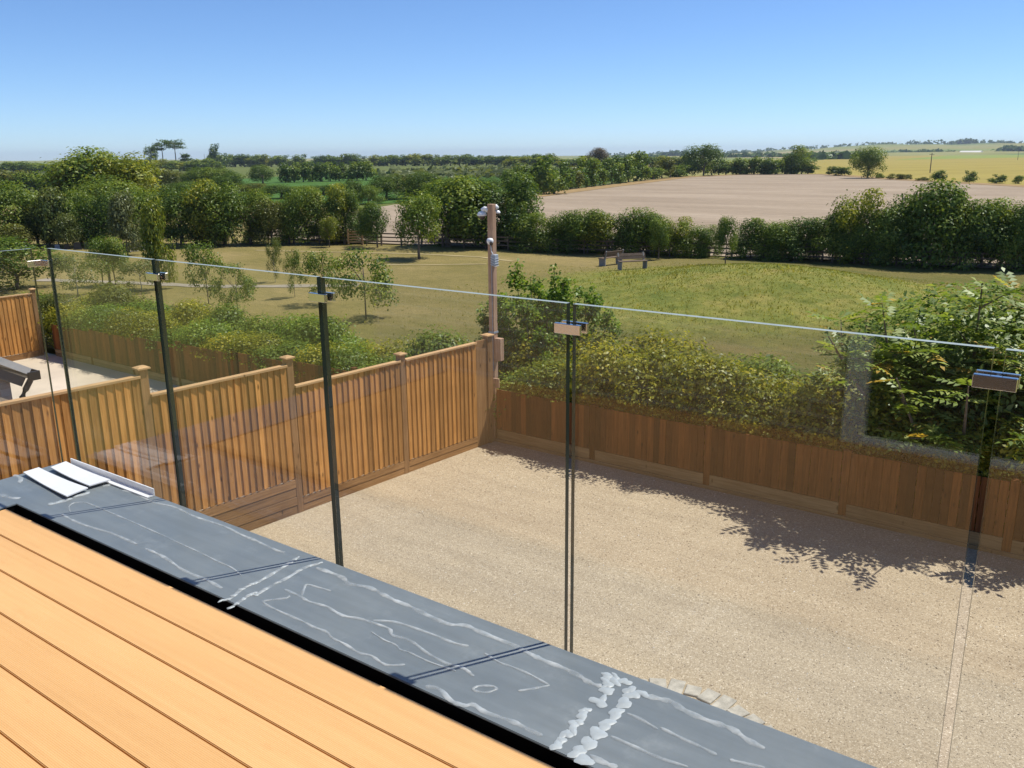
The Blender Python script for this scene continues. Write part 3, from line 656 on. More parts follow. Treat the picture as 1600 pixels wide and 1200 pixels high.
for pts, w0 in STREAKS:
    Q = catmull(pts)
    mb = MB(); L = []; ph = rnd.uniform(0, 9)
    nq = len(Q)
    for i, q in enumerate(Q):
        d = (Q[min(i+1,nq-1)]-Q[max(i-1,0)]);
        d = d.normalized() if d.length > 1e-6 else Vector((1,0))
        nn = Vector((-d.y, d.x))
        w = w0*.9*(.55+.45*abs(math.sin(i*.55+ph))+.35*rnd.random())
        if i in (0, nq-1): w *= .35
        for s, h in ((-.5,0), (-.3,.0018), (.3,.0018), (.5,0)):
            r = q + nn*s*w
            L.append(cv(r.x, r.y, SLABZ+.0006+h))
    for i in range(nq-1):
        for j in range(3):
            mb.add([], [])
            mb.f.append((4*i+j, 4*i+4+j, 4*i+5+j, 4*i+1+j)); mb.m.append(0)
    mb.v = L
    mb.f = [f[::-1] for f in mb.f]
    mb.build('sealant_streak', SEALANT, coping, smooth=True)
def dab(x, y, r, elong, ang):
    mb = MB(); prof = [(1, 0), (.86, .35), (.5, .8), (0.02, 1)]
    n = 18; p1, p2, p3 = (rnd.uniform(0, 6) for _ in range(3)); jit = [1+.22*math.sin(2*math.tau*q/n+p1)+.16*math.sin(3*math.tau*q/n+p2)+.10*math.sin(5*math.tau*q/n+p3) for q in range(n)]
    for (rr, h) in prof:
        for k2 in range(n):
            t = math.tau*k2/n
            ux, uy = rr*r*jit[k2]*elong*math.cos(t), rr*r*jit[k2]*math.sin(t)
            mb.v.append(cv(x+ux*math.cos(ang)-uy*math.sin(ang), y+ux*math.sin(ang)+uy*math.cos(ang), SLABZ+.0008+h*.003))
    mb.f = [(i*n+k2, i*n+(k2+1)%n, (i+1)*n+(k2+1)%n, (i+1)*n+k2) for i in range(3) for k2 in range(n)]
    mb.m = [0]*len(mb.f)
    mb.build('sealant_dab', THICK, coping, smooth=True)
for (x, y) in BLOBSA:
    dab(x, y, rnd.uniform(.014, .02), 1.3, rnd.uniform(0, 3)); dab(x+rnd.uniform(-.012,.012), y+.02, .010, 1.6, rnd.uniform(0, 3))
for (x, y) in BLOBSB: dab(x, y, rnd.uniform(.016, .021), 1.25, 1.2)
for (x, y) in ((-.999,1.79),(-.95,1.795),(-.985,1.765),(-.885,1.775),(-.92,1.77)): dab(x, y, .014, 1.5, rnd.uniform(0, 3))
for pts, w0 in STREAKS[9:13]:
    for q in catmull(pts, 3)[::2]: dab(q.x, q.y, .0065, 1.7, 1.4+rnd.uniform(-.4,.4))
for q in catmull(STREAKS[5][0], 3)[::2]: dab(q.x, q.y, .012, 1.3, 1.5)

# white boards left on the coping
WHITE = plain('white_board', (.82, .83, .85), .45, vary=.03)
def sheet_thing(name, c, label, lift, curl):
    """c = four corners (x, y) going round; a thin board with a gentle sag"""
    o0 = Vector((c[0][0], c[0][1], SLABZ))
    mb = MB(); nu, nv = 8, 2; P = [Vector(q) for q in c]
    for zz in (0, -.005):
        for j in range(nv+1):
            for i in range(nu+1):
                u, v2 = i/nu, j/nv
                q = (P[0]*(1-v2)+P[1]*v2)*(1-u) + (P[3]*(1-v2)+P[2]*v2)*u
                z = SLABZ + lift + curl*(2*u-1)**2 + zz
                mb.v.append((q.x-o0.x, q.y-o0.y, z-o0.z))
    k = (nu+1)*(nv+1)
    for j in range(nv):
        for i in range(nu):
            a = j*(nu+1)+i
            mb.f.append((a, a+1, a+nu+2, a+nu+1)); mb.f.append((a+k, a+k+nu+1, a+k+nu+2, a+k+1))
    rim = [i for i in range(nu+1)] + [j*(nu+1)+nu for j in range(1, nv+1)] + [nv*(nu+1)+i for i in range(nu-1, -1, -1)] + [j*(nu+1) for j in range(nv-1, 0, -1)]
    for a, b2 in zip(rim, rim[1:]+rim[:1]): mb.f.append((a, a+k, b2+k, b2))
    mb.m = [0]*len(mb.f)
    o = mb.build(name, WHITE, bevel=0); o.location = o0
    bm = bmesh.new(); bm.from_mesh(o.data); bmesh.ops.recalc_face_normals(bm, faces=bm.faces); bm.to_mesh(o.data); bm.free()
    return tag(o, label, 'board', 'white boards left on the coping')
sheet_thing('white_board', [(-3.87,1.635),(-3.875,1.705),(-3.45,1.70),(-3.43,1.60)], 'flat white offcut lying nearer the deck at the left end of the coping', .012, .006)
sheet_thing('white_board', [(-3.83,1.735),(-3.85,1.815),(-3.46,1.805),(-3.465,1.715)], 'flat white offcut lying further from the deck beside its twin', .014, .005)
tm = empty('white_trim', (-3.5, 1.80, SLABZ)); tag(tm, 'long thin white angle trim lying along the outer edge of the coping', 'trim')
mb = MB(); 
mb.obox((0, .012, .004), (.33,0,0), (0,.016,.0), (0,0,.0025)).build('flange', WHITE, tm)
mb = MB().obox((0, .029, .017), (.33,0,0), (0,.0025,0), (0,0,.016)); mb.build('upstand', WHITE, tm)

# ---------------- glass balustrade
def glass_mat(name, tint):
    m, nt, b = new_mat(name); nt.nodes.remove(b)
    g = nt.nodes.new('ShaderNodeNewGeometry')
    mr = N(nt, 'ShaderNodeMapRange'); mr.inputs['To Min'].default_value = 1.41; mr.inputs['To Max'].default_value = 1/1.41
    nt.links.new(g.outputs['Backfacing'], mr.inputs['Value'])
    fr = nt.nodes.new('ShaderNodeFresnel'); nt.links.new(mr.outputs[0], fr.inputs['IOR'])
    t = nt.nodes.new('ShaderNodeBsdfTransparent'); t.inputs[0].default_value = (*tint, 1)
    gl = nt.nodes.new('ShaderNodeBsdfGlossy'); gl.inputs['Roughness'].default_value = 0.0; gl.inputs['Color'].default_value = (1,1,1,1)
    mx = nt.nodes.new('ShaderNodeMixShader')
    nt.links.new(fr.outputs[0], mx.inputs[0]); nt.links.new(t.outputs[0], mx.inputs[1]); nt.links.new(gl.outputs[0], mx.inputs[2])
    nt.links.new(mx.outputs[0], nt.nodes['Material Output'].inputs['Surface'])
    return m
GLASS = glass_mat('clear_glass', (.974, .980, .966))
EDGE_DARK = plain('glass_edge_dark', (.006, .018, .018), .2, vary=.2)
EDGE_TOP = plain('glass_edge_top', (.27, .32, .31), .5, vary=.08, scale=30)
GZ0, GZ1, GY, GT = 2.95, 4.327, 1.893, .0175
def glass_panel(x0, x1, y0, y1, label):
    cx, cyy = (x0+x1)/2, (y0+y1)/2
    root = empty('glass_balustrade', (cx, cyy, GZ0))
    tag(root, label, 'glass panel', 'frameless glass balustrade panels')
    hx, hy, h = (x1-x0)/2, (y1-y0)/2, GZ1-GZ0
    mb = MB().box(-hx, hx, -hy, hy, 0, h)
    along_x = hx > hy
    # faces: bottom, top, -y, +x, +y, -x
    mb.m = [1, 2, 0, 1, 0, 1] if along_x else [1, 2, 1, 0, 1, 0]
    mb.build('pane', [GLASS, EDGE_DARK, EDGE_TOP], root)
    return root
xs_ = [(-3.885, -3.083), (-3.062, -2.150), (-2.130, -1.1945), (-1.1755, -.2085), (-.188, .76), (.78, 1.73)]
labs = ['glass panel at the far corner end of the balustrade', 'second glass panel from the far corner of the balustrade', 'third glass panel from the far corner, before the timber pole', 'wide glass panel in front of the grassy mound', 'glass panel at the right edge of the picture', 'glass panel beyond the right edge of the picture']
for (a, b2), l in zip(xs_[:5], labs): glass_panel(a, b2, GY-GT/2, GY+GT/2, l)
glass_panel(-3.945-GT/2, -3.945+GT/2, .95, 1.845, 'glass panel returning towards the house at the far left corner')

STEEL = plain('polished_steel', (.72, .68, .64), .16, 1.0, vary=.03)
def clamp(x, label, y=GY, rz=0.0, z=4.262):
    root = empty('glass_clamp', (x, y, z), rz); tag(root, label, 'clamp', 'steel clamps joining the glass panels')
    MB().box(-.039, .039, -.024, -.0118, -.0135, .0135).build('front_plate', STEEL, root, bevel=.0012)
    MB().box(-.039, .039, .0118, .024, -.0135, .0135).build('back_plate', STEEL, root, bevel=.0012)
    MB().tube([(0,-.0118,0),(0,.0118,0)], [.007,.007], 10).build('bolt', STEEL, root)
clamp(-3.0725, 'steel clamp on the joint left of the stepped fence panel')
clamp(-2.140, 'steel clamp on the joint in front of the young saplings')
clamp(-1.185, 'steel clamp on the joint right of the timber pole')
clamp(-.198, 'large steel clamp nearest the camera at the right edge')
# corner clamp: two plates at a right angle
root = empty('glass_clamp', (-3.915, 1.865, 4.262)); tag(root, 'corner steel clamp at the far left end of the balustrade', 'clamp', 'steel clamps joining the glass panels')
MB().box(-.012, .05, .006, .013, -.0135, .0135).build('front_plate', STEEL, root, bevel=.001)
MB().box(-.012, -.019, -.05, .013, -.0135, .0135).build('back_plate', STEEL, root, bevel=.001)

# ---------------- the house behind the camera (seen only as reflections in the glass)
m, nt, b = new_mat('buff_brickwork')
br = nt.nodes.new('ShaderNodeTexBrick')
br.inputs['Scale'].default_value = 1.0; br.inputs['Brick Width'].default_value = .225; br.inputs['Row Height'].default_value = .075
br.inputs['Mortar Size'].default_value = .006; br.inputs['Color1'].default_value = (.42,.33,.22,1); br.inputs['Color2'].default_value = (.33,.25,.17,1); br.inputs['Mortar'].default_value = (.55,.5,.43,1)
nt.links.new(coords(nt, 'Object', (1,1,1), (RAD(90),0,0)), br.inputs['Vector'])
nt.links.new(br.outputs['Color'], b.inputs['Base Color']); b.inputs['Roughness'].default_value = .9
BRICKW = m
house = empty('house', (-1, -.39, 0)); tag(house, 'buff brick house with pale grey sliding doors onto the terrace', 'house')
hx0 = 1.0
mb = MB()
mb.box(-4.2+hx0, -1.06+hx0, -.30, 0, 3.14, 5.9)
mb.box(1.75+hx0, 4.2+hx0, -.30, 0, 3.14, 5.9)
mb.box(-1.06+hx0, 1.75+hx0, -.30, 0, 5.42, 5.9)
mb.build('wall', BRICKW, house)
mb = MB().box(-3.9+hx0, 2.6+hx0, -.30, 2.20, 0, 3.04)
mb.build('lower_wall', BRICKW, house)
FRAME = plain('pale_grey_frame', (.78, .80, .81), .4, vary=.03)
fr = empty('door', (0, 0, 0)); fr.parent = house
mb = MB()
for (a, b2, c, d) in ((-1.06,-.96,3.27,5.42),(1.65,1.75,3.27,5.42),(.30,.40,3.37,5.32),(-.96,1.65,5.32,5.42),(-.96,1.65,3.27,3.37)):
    mb.box(a+hx0, b2+hx0, -.09, .015, c, d)
mb.build('frame', FRAME, fr)
for (a, b2) in ((-.96,.30),(.40,1.65)):
    MB().box(a+hx0, b2+hx0, -.06, -.05, 3.37, 5.32).build('pane', plain('dark_door_glass', (.02,.022,.024), .05, vary=.05), fr)
MB().box(-4.4+hx0, 4.4+hx0, -.6, .35, 5.9, 6.05).build('eaves', FRAME, house)

# ================================================================ FENCES
def feather_mesh(name, w, h, mat, t0=.012, t1=.005):
    """one feather-edged board standing on z = 0, x along the fence, face towards -y"""
    vs = [(0,0,0),(w,0,0),(w,-t1,0),(0,-t0,0)]
    vs += [(x, y, h) for x, y, _ in vs]
    fs = [(0,1,2,3)[::1],(7,6,5,4),(0,4,5,1),(1,5,6,2),(2,6,7,3),(3,7,4,0)]
    me = bpy.data.meshes.new(name); me.from_pydata(vs, [], fs)
    bm = bmesh.new(); bm.from_mesh(me); bmesh.ops.recalc_face_normals(bm, faces=bm.faces); bm.to_mesh(me); bm.free()
    me.materials.append(mat); return me

def place(me, name, parent, loc, rz=0.0, sc=(1,1,1)):
    o = link(bpy.data.objects.new(name, me), parent)
    o.location = loc; o.rotation_euler = (0, 0, rz); o.scale = sc
    return o

def fence_panels(root, spec, pitch, bw, mat, thick=(.020,.006), capmat=WOOD_RAIL, basemat=WOOD_BASE):
    """spec: (s0, s1, base_z, gravel board count, gravel board height, top_z) along the root's +x; boards face -y"""
    r2 = random.Random(len(spec)*7+int(pitch*1000))
    for (s0, s1, bz, ng, gh, tz) in spec:
        L = s1-s0
        z0 = bz
        for g in range(ng):
            MB().box(-L/2, L/2, -.014, .014, 0, gh-.009).build('gravel_board', basemat, root, bevel=.002).location = ((s0+s1)/2, -.006*(g % 2)+r2.uniform(-.002,.002), z0)
            z0 += gh
        h = tz - .035 - z0
        me = feather_mesh('board', bw, h, mat, *thick)
        n = int(round((L-.01)/pitch)); pp = (L-.01)/n
        for i in range(n):
            place(me, 'board', root, (s0+.005+i*pp+r2.uniform(-.003,.003), -.002-.0012*(i%2), z0+.001+r2.uniform(-.002,.004)), r2.uniform(-.006,.006))
        for zr in (z0+.22, z0+h*.55, z0+h-.15):
            MB().box(-L/2, L/2, .002, .04, -.035, .035).build('arris_rail', WOOD_POST, root).location = ((s0+s1)/2, 0, zr)
        if capmat:
            MB().box(-L/2, L/2, -.042, .042, 0, .032).build('capping_rail', capmat, root, bevel=.004).location = ((s0+s1)/2, 0, tz-.034)

def posts(root, spec, w=.1, cap=True, mat=WOOD_POST, dy=0.0):
    for (s, bz, tz) in spec:
        o = MB().box(-w/2, w/2, -w/2, w/2, 0, tz-bz).build('post', mat, root, bevel=.004); o.location = (s, dy, bz)
        if cap:
            mb = MB(); c = w/2+.025
            mb.add([(-c,-c,0),(c,-c,0),(c,c,0),(-c,c,0),(-c,-c,.018),(c,-c,.018),(c,c,.018),(-c,c,.018),(-c*.45,-c*.45,.034),(c*.45,-c*.45,.034),(c*.45,c*.45,.034),(-c*.45,c*.45,.034)],
                   [(0,3,2,1),(0,1,5,4),(1,2,6,5),(2,3,7,6),(3,0,4,7),(4,5,9,8),(5,6,10,9),(6,7,11,10),(7,4,8,11),(8,9,10,11)])
            mb.build('post_cap', WOOD_RAIL, root).location = (s, dy, tz+.001)

# dividing fence: from its corner (rear) back towards the house; boards face the yard (+X)
fx, fy = .08878, .99605                      # direction away from the house
df = empty('divide_fence', (-8.53, 10.80, 0), math.atan2(-fy, -fx)); df.name = 'timber_fence'
tag(df, 'orange closeboard fence stepping down beside the gravel yard towards the timber pole', 'fence', 'closeboard fences')
# local +x runs towards the house, local -y would face ... the neighbour; mirror by building boards on +y
df.rotation_euler = (0, 0, math.atan2(fy, fx)); df.location = (-9.375, 1.32, 0)
Ltot = math.hypot(-8.53+9.375, 10.80-1.32)
S = lambda y: (y-1.32)/fy
fence_panels(df, [(S(9.19), S(10.72), 0, 2, .098, 1.79), (S(7.24), S(9.09), 0, 2, .108, 1.79), (S(5.30), S(7.14), 0, 4, .125, 2.09), (S(3.36), S(5.20), 0, 4, .14, 2.33), (S(1.4), S(3.26), 0, 4, .15, 2.57)],
             .098, .102, WOOD_FENCE, (.024, .006))
posts(df, [(S(9.14), 0, 1.86), (S(7.19), 0, 2.16), (S(5.25), 0, 2.39), (S(3.31), 0, 2.63)], dy=.03)
posts(df, [(S(11.04), 0, 1.84)], .12, dy=.03)
MB().box(S(10.72), S(10.98), -.012, .012, 0, 1.80).build('end_board', WOOD_POST, df, bevel=.002)

# rear fence of our yard, in its own shade
rf = empty('timber_fence', (-8.50, 11.17, 0)); tag(rf, 'low brown closeboard fence at the far end of the gravel yard, in shade', 'fence', 'closeboard fences')
spec = []; ps = []
s = 0.0; i = 0
while s < 11.6:
    t = s/5.15
    spec.append((s+.05, s+1.87, 0, 1, .22, .945+.015*t)); ps.append((s, 0, .93+.015*t)); s += 1.92; i += 1
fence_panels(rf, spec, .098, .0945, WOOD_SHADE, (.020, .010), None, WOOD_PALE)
posts(rf, ps[1:], .1, False, WOOD_SHADE, .034)
MB().box(0, 11.6, -.05, -.016, 0, .05).build('ground_rail', WOOD_PALE, rf, bevel=.003)

# neighbour's rear fence, stepping down with the ground
nf_ = empty('timber_fence', (-23.45, 11.20, -.42)); tag(nf_, 'brown closeboard fence at the back of the neighbouring yard below the ivy', 'fence', 'closeboard fences')
spec = []; ps = []; s = 0.0
while s < 14.6:
    e = min(s+1.87, 14.85); t = s/14.85
    spec.append((s+.05, e, 0, 2, .1, .90+.42*t)); ps.append((s, 0, .90+.42*t)); s += 1.92
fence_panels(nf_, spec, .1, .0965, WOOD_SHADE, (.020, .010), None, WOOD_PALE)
posts(nf_, ps[1:], .1, False, WOOD_SHADE, .034)

# fence at the far side of the neighbour's yard, facing us (+X)
lf_ = empty('timber_fence', (-23.75, 3.2, -.42), RAD(90)); tag(lf_, 'orange closeboard fence at the far left side of the neighbouring yard', 'fence', 'closeboard fences')
fence_panels(lf_, [(0, 1.87, 0, 1, .16, 1.72), (1.97, 3.84, 0, 1, .16, 1.72), (3.94, 5.81, 0, 1, .16, 1.72), (5.91, 7.75, 0, 1, .16, 1.72)], .105, .109, WOOD_FENCE, (.024, .006))
posts(lf_, [(1.92, 0, 1.80), (3.89, 0, 1.80), (5.86, 0, 1.80), (7.80, 0, 1.80)], dy=.02)

# ================================================================ NEIGHBOUR'S OUTBUILDING
ob_ = empty('brick_outbuilding', (-10.5, 4.50, -.42)); tag(ob_, 'small pale brick outbuilding with black gutter beyond the dividing fence', 'outbuilding')
MORTAR = plain('mortar', (.62, .55, .44), .95, vary=.1)
pitch = .63; H0 = 2.73                        # eaves height above its ground
mb = MB()                                     # gable wall backing, eaves at y = 0, rising towards -y
mb.add([(0,-.05,0),(0,-5.6,0),(0,-5.6,H0+pitch*.2),(0,-2.8,H0+pitch*2.8-.1),(0,-.05,H0-.03),(-3,-.05,0),(-3,-5.6,0),(-3,-5.6,H0+pitch*.2),(-3,-2.8,H0+pitch*2.8-.1),(-3,-.05,H0-.03)],
       [(0,4,3,2,1),(5,6,7,8,9),(0,5,9,4),(1,2,7,6)])
wl = mb.build('wall', MORTAR, ob_)
BRICK = plain('pale_brick', (.52, .42, .31), .9, vary=.28, scale=9)
bm_ = MB().box(-.0, .008, -.1035, .1035, 0, .064).mesh('brick', BRICK)
row = 0; z = 1.35
while z < H0+1.1:
    y = -.16 - (row % 2)*.1125
    ylim = -max(0, (z+.08-H0))/pitch
    while y > -2.3:
        if y+.1035 < ylim-.02:
            o = place(bm_, 'brick', wl, (.002, y, z), 0)
        y -= .2225
    z += .075; row += 1
ROOFM = plain('slate_roof', (.085, .085, .09), .6, vary=.25, scale=6)
VERGE = plain('verge_board', (.60, .58, .54), .6, vary=.06)
SOFFIT = plain('shaded_soffit', (.10, .095, .09), .8)  # shadow band below the verge put into this dark colour
up = Vector((0, -1, pitch)).normalized(); nr = Vector((0, pitch, 1)).normalized()
L = 3.6
c = Vector((-1.45, .12, H0-.06)) + up*(L/2)
rf2 = MB().obox(c+nr*.05, (1.50,0,0), up*(L/2), nr*.03).build('roof', ROOFM, ob_)
c2 = Vector((.075, .12, H0-.06)) + up*(L/2)
MB().obox(c2+nr*.055, (.022,0,0), up*(L/2), nr*.04).build('verge', VERGE, ob_)
MB().obox(Vector((.045, .10, H0-.10))+up*(L/2)-nr*.04, (.014,0,0), up*(L/2), nr*.055).build('bargeboard', SOFFIT, ob_)
GUT = plain('black_gutter', (.012, .012, .013), .4)
mb = MB(); prof = [(-.06,.05),(-.055,0),(-.03,-.04),(.02,-.05),(.06,-.02),(.07,.05),(.058,.05),(.05,-.01),(.015,-.036),(-.025,-.03),(-.045,0),(-.05,.05)]
np_ = len(prof)
for x in (-3.1, .10):
    mb.v += [(x, .18+y, H0-.07+z2) for y, z2 in prof]
mb.f = [(i, (i+1)%np_, np_+(i+1)%np_, np_+i) for i in range(np_)] + [tuple(range(np_, 2*np_))]
mb.m = [0]*len(mb.f)
gt = mb.build('gutter', GUT, ob_)
MB().box(.085, .11, .115, .255, H0-.125, H0-.02).build('stop_end', GUT, gt)
MB().tube([(.07,.15,H0-.12),(.07,.08,H0-.22),(.04,.045,H0-.3),(.04,.045,0)], [.035]*4, 10).build('downpipe', GUT, ob_)

# ================================================================ CAMERA POLE
pl = empty('camera_pole', (-8.60, 11.29, 0)); tag(pl, 'tall timber pole carrying white security cameras at the fence corner', 'pole')
MB().box(-.052, .052, -.052, .052, 0, 3.95).build('post', WOOD_POLE, pl, bevel=.005)
WPL = plain('white_plastic', (.80, .80, .80), .35, vary=.03)
GPL = plain('grey_plastic', (.30, .34, .39), .5, vary=.1)
DOME = plain('smoked_dome', (.05, .035, .035), .12)
def dome_cam(loc, ang, r, arm):
    e = empty('dome_camera', loc, ang); e.parent = pl
    e['label'] = 'white dome security camera'
    MB().lathe([(.001, r*.75),(r*.55, r*.68),(r*.9, r*.35),(r, 0),(r, -r*.22),(r*.93, -r*.25),(.001, -r*.25)], (arm, 0, -.02), 18).build('housing', WPL, e, smooth=True)
    MB().lathe([(r*.84, -r*.26),(r*.78, -r*.6),(r*.5, -r*.95),(.001, -r*1.08)], (arm, 0, -.02), 18).build('dome', DOME, e, smooth=True)
    MB().tube([(0,0,.05),(arm*.6,0,.075),(arm,0,.05)], [.045,.04,.035], 10).build('bracket', WPL, e, smooth=True)
    return e
dome_cam((-.05, -.02, 3.80), RAD(200), .075, .11)
dome_cam((.02, .055, 3.83), RAD(80), .05, .06)
e = empty('turret_camera', (.04, -.07, 3.36)); e.parent = pl; e['label'] = 'small white ball security camera'
MB().lathe([(.001,.06),(.04,.052),(.056,.024),(.054,-.008),(.036,-.04),(.001,-.05)], (.0,-.035,0), 16).build('housing', WPL, e, smooth=True)
MB().tube([(.04,-.06,-.02),(.062,-.085,-.03)], [.03,.028], 12).build('lens', DOME, e)
MB().box(.03, .115, -.085, .02, 2.97, 3.15).build('cable_box', GPL, pl, bevel=.008)
for k in range(4):
    MB().tube([(.03,-.088,3.11-k*.04),(.117,-.088,3.08-k*.04),(.119,.02,3.09-k*.04)], [.004]*3, 6).build('cable', plain('pale_cable', (.6,.62,.65), .5) if k == 0 else bpy.data.materials['pale_cable'], pl)
MB().tube([(.02,-.07,3.3),(.05,-.085,3.2),(.09,-.1,3.16)], [.008]*3, 6).build('cable', GPL, pl)
MB().box(.054, .18, -.05, .05, 1.38, 1.76).build('timber_block', WOOD_POLE, pl, bevel=.004)
MB().box(-.02, .16, -.09, -.054, .92, 1.08).build('timber_block', WOOD_POLE, pl, bevel=.004)
MB().box(-.06, .06, -.06, .06, 1.84, 1.87).build('strap', GPL, pl)

MB().tube([(.03,-.058,3.0),(.03,-.058,2.0),(.035,-.058,1.2)], [.006]*3, 6).build('cable', GPL, pl)

# ================================================================ TREES AND SHRUBS
def leaf_quads(rng, P, Nrm, size, aspect=.6):
    """diamond leaves at points P facing about Nrm"""
    n = len(P)
    Nn = Nrm + rng.normal(0, .42, (n, 3)); Nn /= np.linalg.norm(Nn, axis=1)[:, None]+1e-9
    T = rng.normal(0, 1, (n, 3)); T -= (T*Nn).sum(1)[:, None]*Nn; T /= np.linalg.norm(T, axis=1)[:, None]+1e-9
    B = np.cross(Nn, T)
    s = (size*rng.uniform(.6, 1.35, n))[:, None]
    bend = Nn*s*.15
    return np.stack([P-T*s*.5, P+B*s*aspect*.5+bend, P+T*s*.5, P-B*s*aspect*.5+bend], 1).reshape(-1, 3)

def crown_mesh(seed, name, n, size, z0=0.0, lobes=13, shape='round', fill=.45, clip=None):
    """a crown about 1 wide standing in z0..1"""
    rng = np.random.default_rng(seed)
    C_, Rr, W = [], [], []
    for i in range(lobes):
        u = rng.random(); t = rng.uniform(0, math.tau)
        z = z0 + (1-z0)*(.14 + .76*u)
        if shape == 'round': prof = math.sqrt(max(.05, 1-((z-(z0+(1-z0)*.45))/((1-z0)*.62))**2))
        elif shape == 'tall': prof = .95 - .75*max(0, (z-.35))
        elif shape == 'bush': prof = math.sqrt(max(.08, 1-(z*.92)**2))
        else: prof = 1-.5*abs(z-.5)
        r = rng.uniform(.13, .25)*(1 if shape != 'sap' else .75)
        rad = max(0, .5*prof - r*.72)*math.sqrt(rng.uniform(.25, 1))
        C_.append((rad*math.cos(t), rad*math.sin(t), min(z, 1-r*.8*(1-z0)))); Rr.append(r); W.append(r*r)
    C_ = np.array(C_); Rr = np.array(Rr); W = np.array(W)/sum(W)
    k = rng.choice(lobes, n, p=W)
    D = rng.normal(0, 1, (n, 3)); D /= np.linalg.norm(D, axis=1)[:, None]
    rr = rng.uniform(fill**2, 1.0, n)**.5*(1+.22*np.maximum(0, rng.normal(0, .7, n)))
    # twigs: pull leaves into small tufts
    tuft = rng.normal(0, 1, (max(8, n//14), 3)); tuft /= np.linalg.norm(tuft, axis=1)[:, None]
    ti = rng.integers(0, len(tuft), n)
    D = D*.45 + tuft[ti]*.75; D /= np.linalg.norm(D, axis=1)[:, None]
    P = C_[k] + D*(Rr[k]*rr)[:, None]*np.array([1, 1, 1.0])
    P[:, 2] = (P[:, 2]-z0)*((1-z0)/(np.percentile(P[:, 2], 98.5)-z0)) + z0
    P[:, :2] *= .5/np.percentile(np.hypot(P[:, 0], P[:, 1]), 97)
    P[:, 2] = np.maximum(P[:, 2], .005 + .03*rng.random(n) + z0*.8)
    P[:, 2] = np.minimum(P[:, 2], 1.03 + .05*rng.random(n)); rad_ = np.hypot(P[:, 0], P[:, 1]); P[:, :2] *= (np.minimum(rad_, .54)/np.maximum(rad_, 1e-6))[:, None]
    if clip:
        low = (P[:, 2] < clip[1]) & (P[:, 1] < clip[0])
        P[low, 1] = clip[0] + .25*rng.random(low.sum())
    Nm = D + np.array([0, 0, .55])
    lt = rng.normal(0, .16, lobes)[k]; tt = rng.normal(0, .16, len(tuft))[ti]
    tint = np.clip(.46 + lt + tt + rng.normal(0, .17, n), 0, 1)
    return np_mesh(name, leaf_quads(rng, P, Nm, size), 4, LEAF['mid'], tint)

def trunk_mesh(seed, name, h, r, limbs=5, mat=BARK, lean=.03):
    rng = random.Random(seed); mb = MB()
    pts = [(rng.uniform(-lean,lean)*k/4, rng.uniform(-lean,lean)*k/4, h*k/4-.01*(k == 0)) for k in range(5)]
    mb.tube(pts, [r*(1.25-.22*k) for k in range(5)], 7)
    for i in range(limbs):
        t = rng.uniform(0, math.tau); z = h*rng.uniform(.45, .95); l = rng.uniform(.2, .38)
        a = Vector((0,0,z)); b2 = a + Vector((math.cos(t)*l*.5, math.sin(t)*l*.5, l*.55)); c2 = b2 + Vector((math.cos(t)*l*.4, math.sin(t)*l*.4, l*.3))
        mb.tube([a, b2, c2], [r*.5, r*.32, r*.12], 5)
    return mb.mesh(name, mat, True)

CROWN = {
 'round': [crown_mesh(100+i, 'crown_round', 6500, .040, .24, 17) for i in range(4)],
 'tree':  [crown_mesh(140+i, 'crown_tree', 8500, .037, .06, 22) for i in range(6)],
 'tall':  [crown_mesh(120+i, 'crown_tall', 5000, .055, .10, 22, 'tall') for i in range(3)],
 'bush':  [crown_mesh(160+i, 'crown_bush', 6500, .041, .0, 18, 'bush') for i in range(5)],
 'sap':   [crown_mesh(180+i, 'crown_sapling', 2600, .042, .12, 17, 'sap', .3) for i in range(4)],
 'far':   [crown_mesh(200+i, 'crown_far', 1300, .095, .03, 12) for i in range(6)],
 'near':  [crown_mesh(220+i, 'crown_near', 10000, .036, .0, 26, 'bush', .5) for i in range(5)],
 'front': [crown_mesh(240+i, 'crown_front', 10000, .036, .0, 26, 'bush', .5, (-.335, .64)) for i in range(4)],
}
TRUNK = {k: trunk_mesh(300+i, 'trunk', h, r, l) for i, (k, h, r, l) in enumerate([('round', .55, .022, 6), ('tree', .45, .03, 5), ('tall', .8, .016, 5), ('bush', .4, .02, 6), ('sap', .8, .011, 7), ('far', .3, .03, 2), ('near', .4, .015, 8), ('front', .4, .015, 5)])}
vr = random.Random(42)
def plant(kind, x, y, h, w, leaf, name, label, cat, group=None, z=None, trunk=True):
    zz = gz(x, y) if z is None else z
    rot_ = kind != 'front'
    r = empty(name, (x, y, zz-.02), vr.uniform(0, math.tau)*rot_)
    tag(r, label, cat, group)
    o = link(bpy.data.objects.new('crown', vr.choice(CROWN[kind])), r)
    o.scale = (w, w, h); o.rotation_euler = (0, 0, vr.uniform(0, math.tau)*rot_)
    o.material_slots[0].link = 'OBJECT'; o.material_slots[0].material = LEAF[leaf]
    if trunk:
        t = link(bpy.data.objects.new('trunk', TRUNK[kind]), r); t.scale = (w, w, h)
        if leaf == 'birch':
            t.material_slots[0].link = 'OBJECT'; t.material_slots[0].material = BARK_PALE
    return r
ORD = ['first','second','third','fourth','fifth','sixth','seventh','eighth','ninth','tenth','eleventh','twelfth','thirteenth','fourteenth','fifteenth','sixteenth','seventeenth','eighteenth','nineteenth','twentieth']
ORD += [t+'-'+q if q else e for t, e in (('twenty','twentieth'),('thirty','thirtieth'),('forty','fortieth'),('fifty','fiftieth'),('sixty','sixtieth'),('seventy','seventieth'),('eighty','eightieth')) for q in ['']+ORD[:9]][1:]
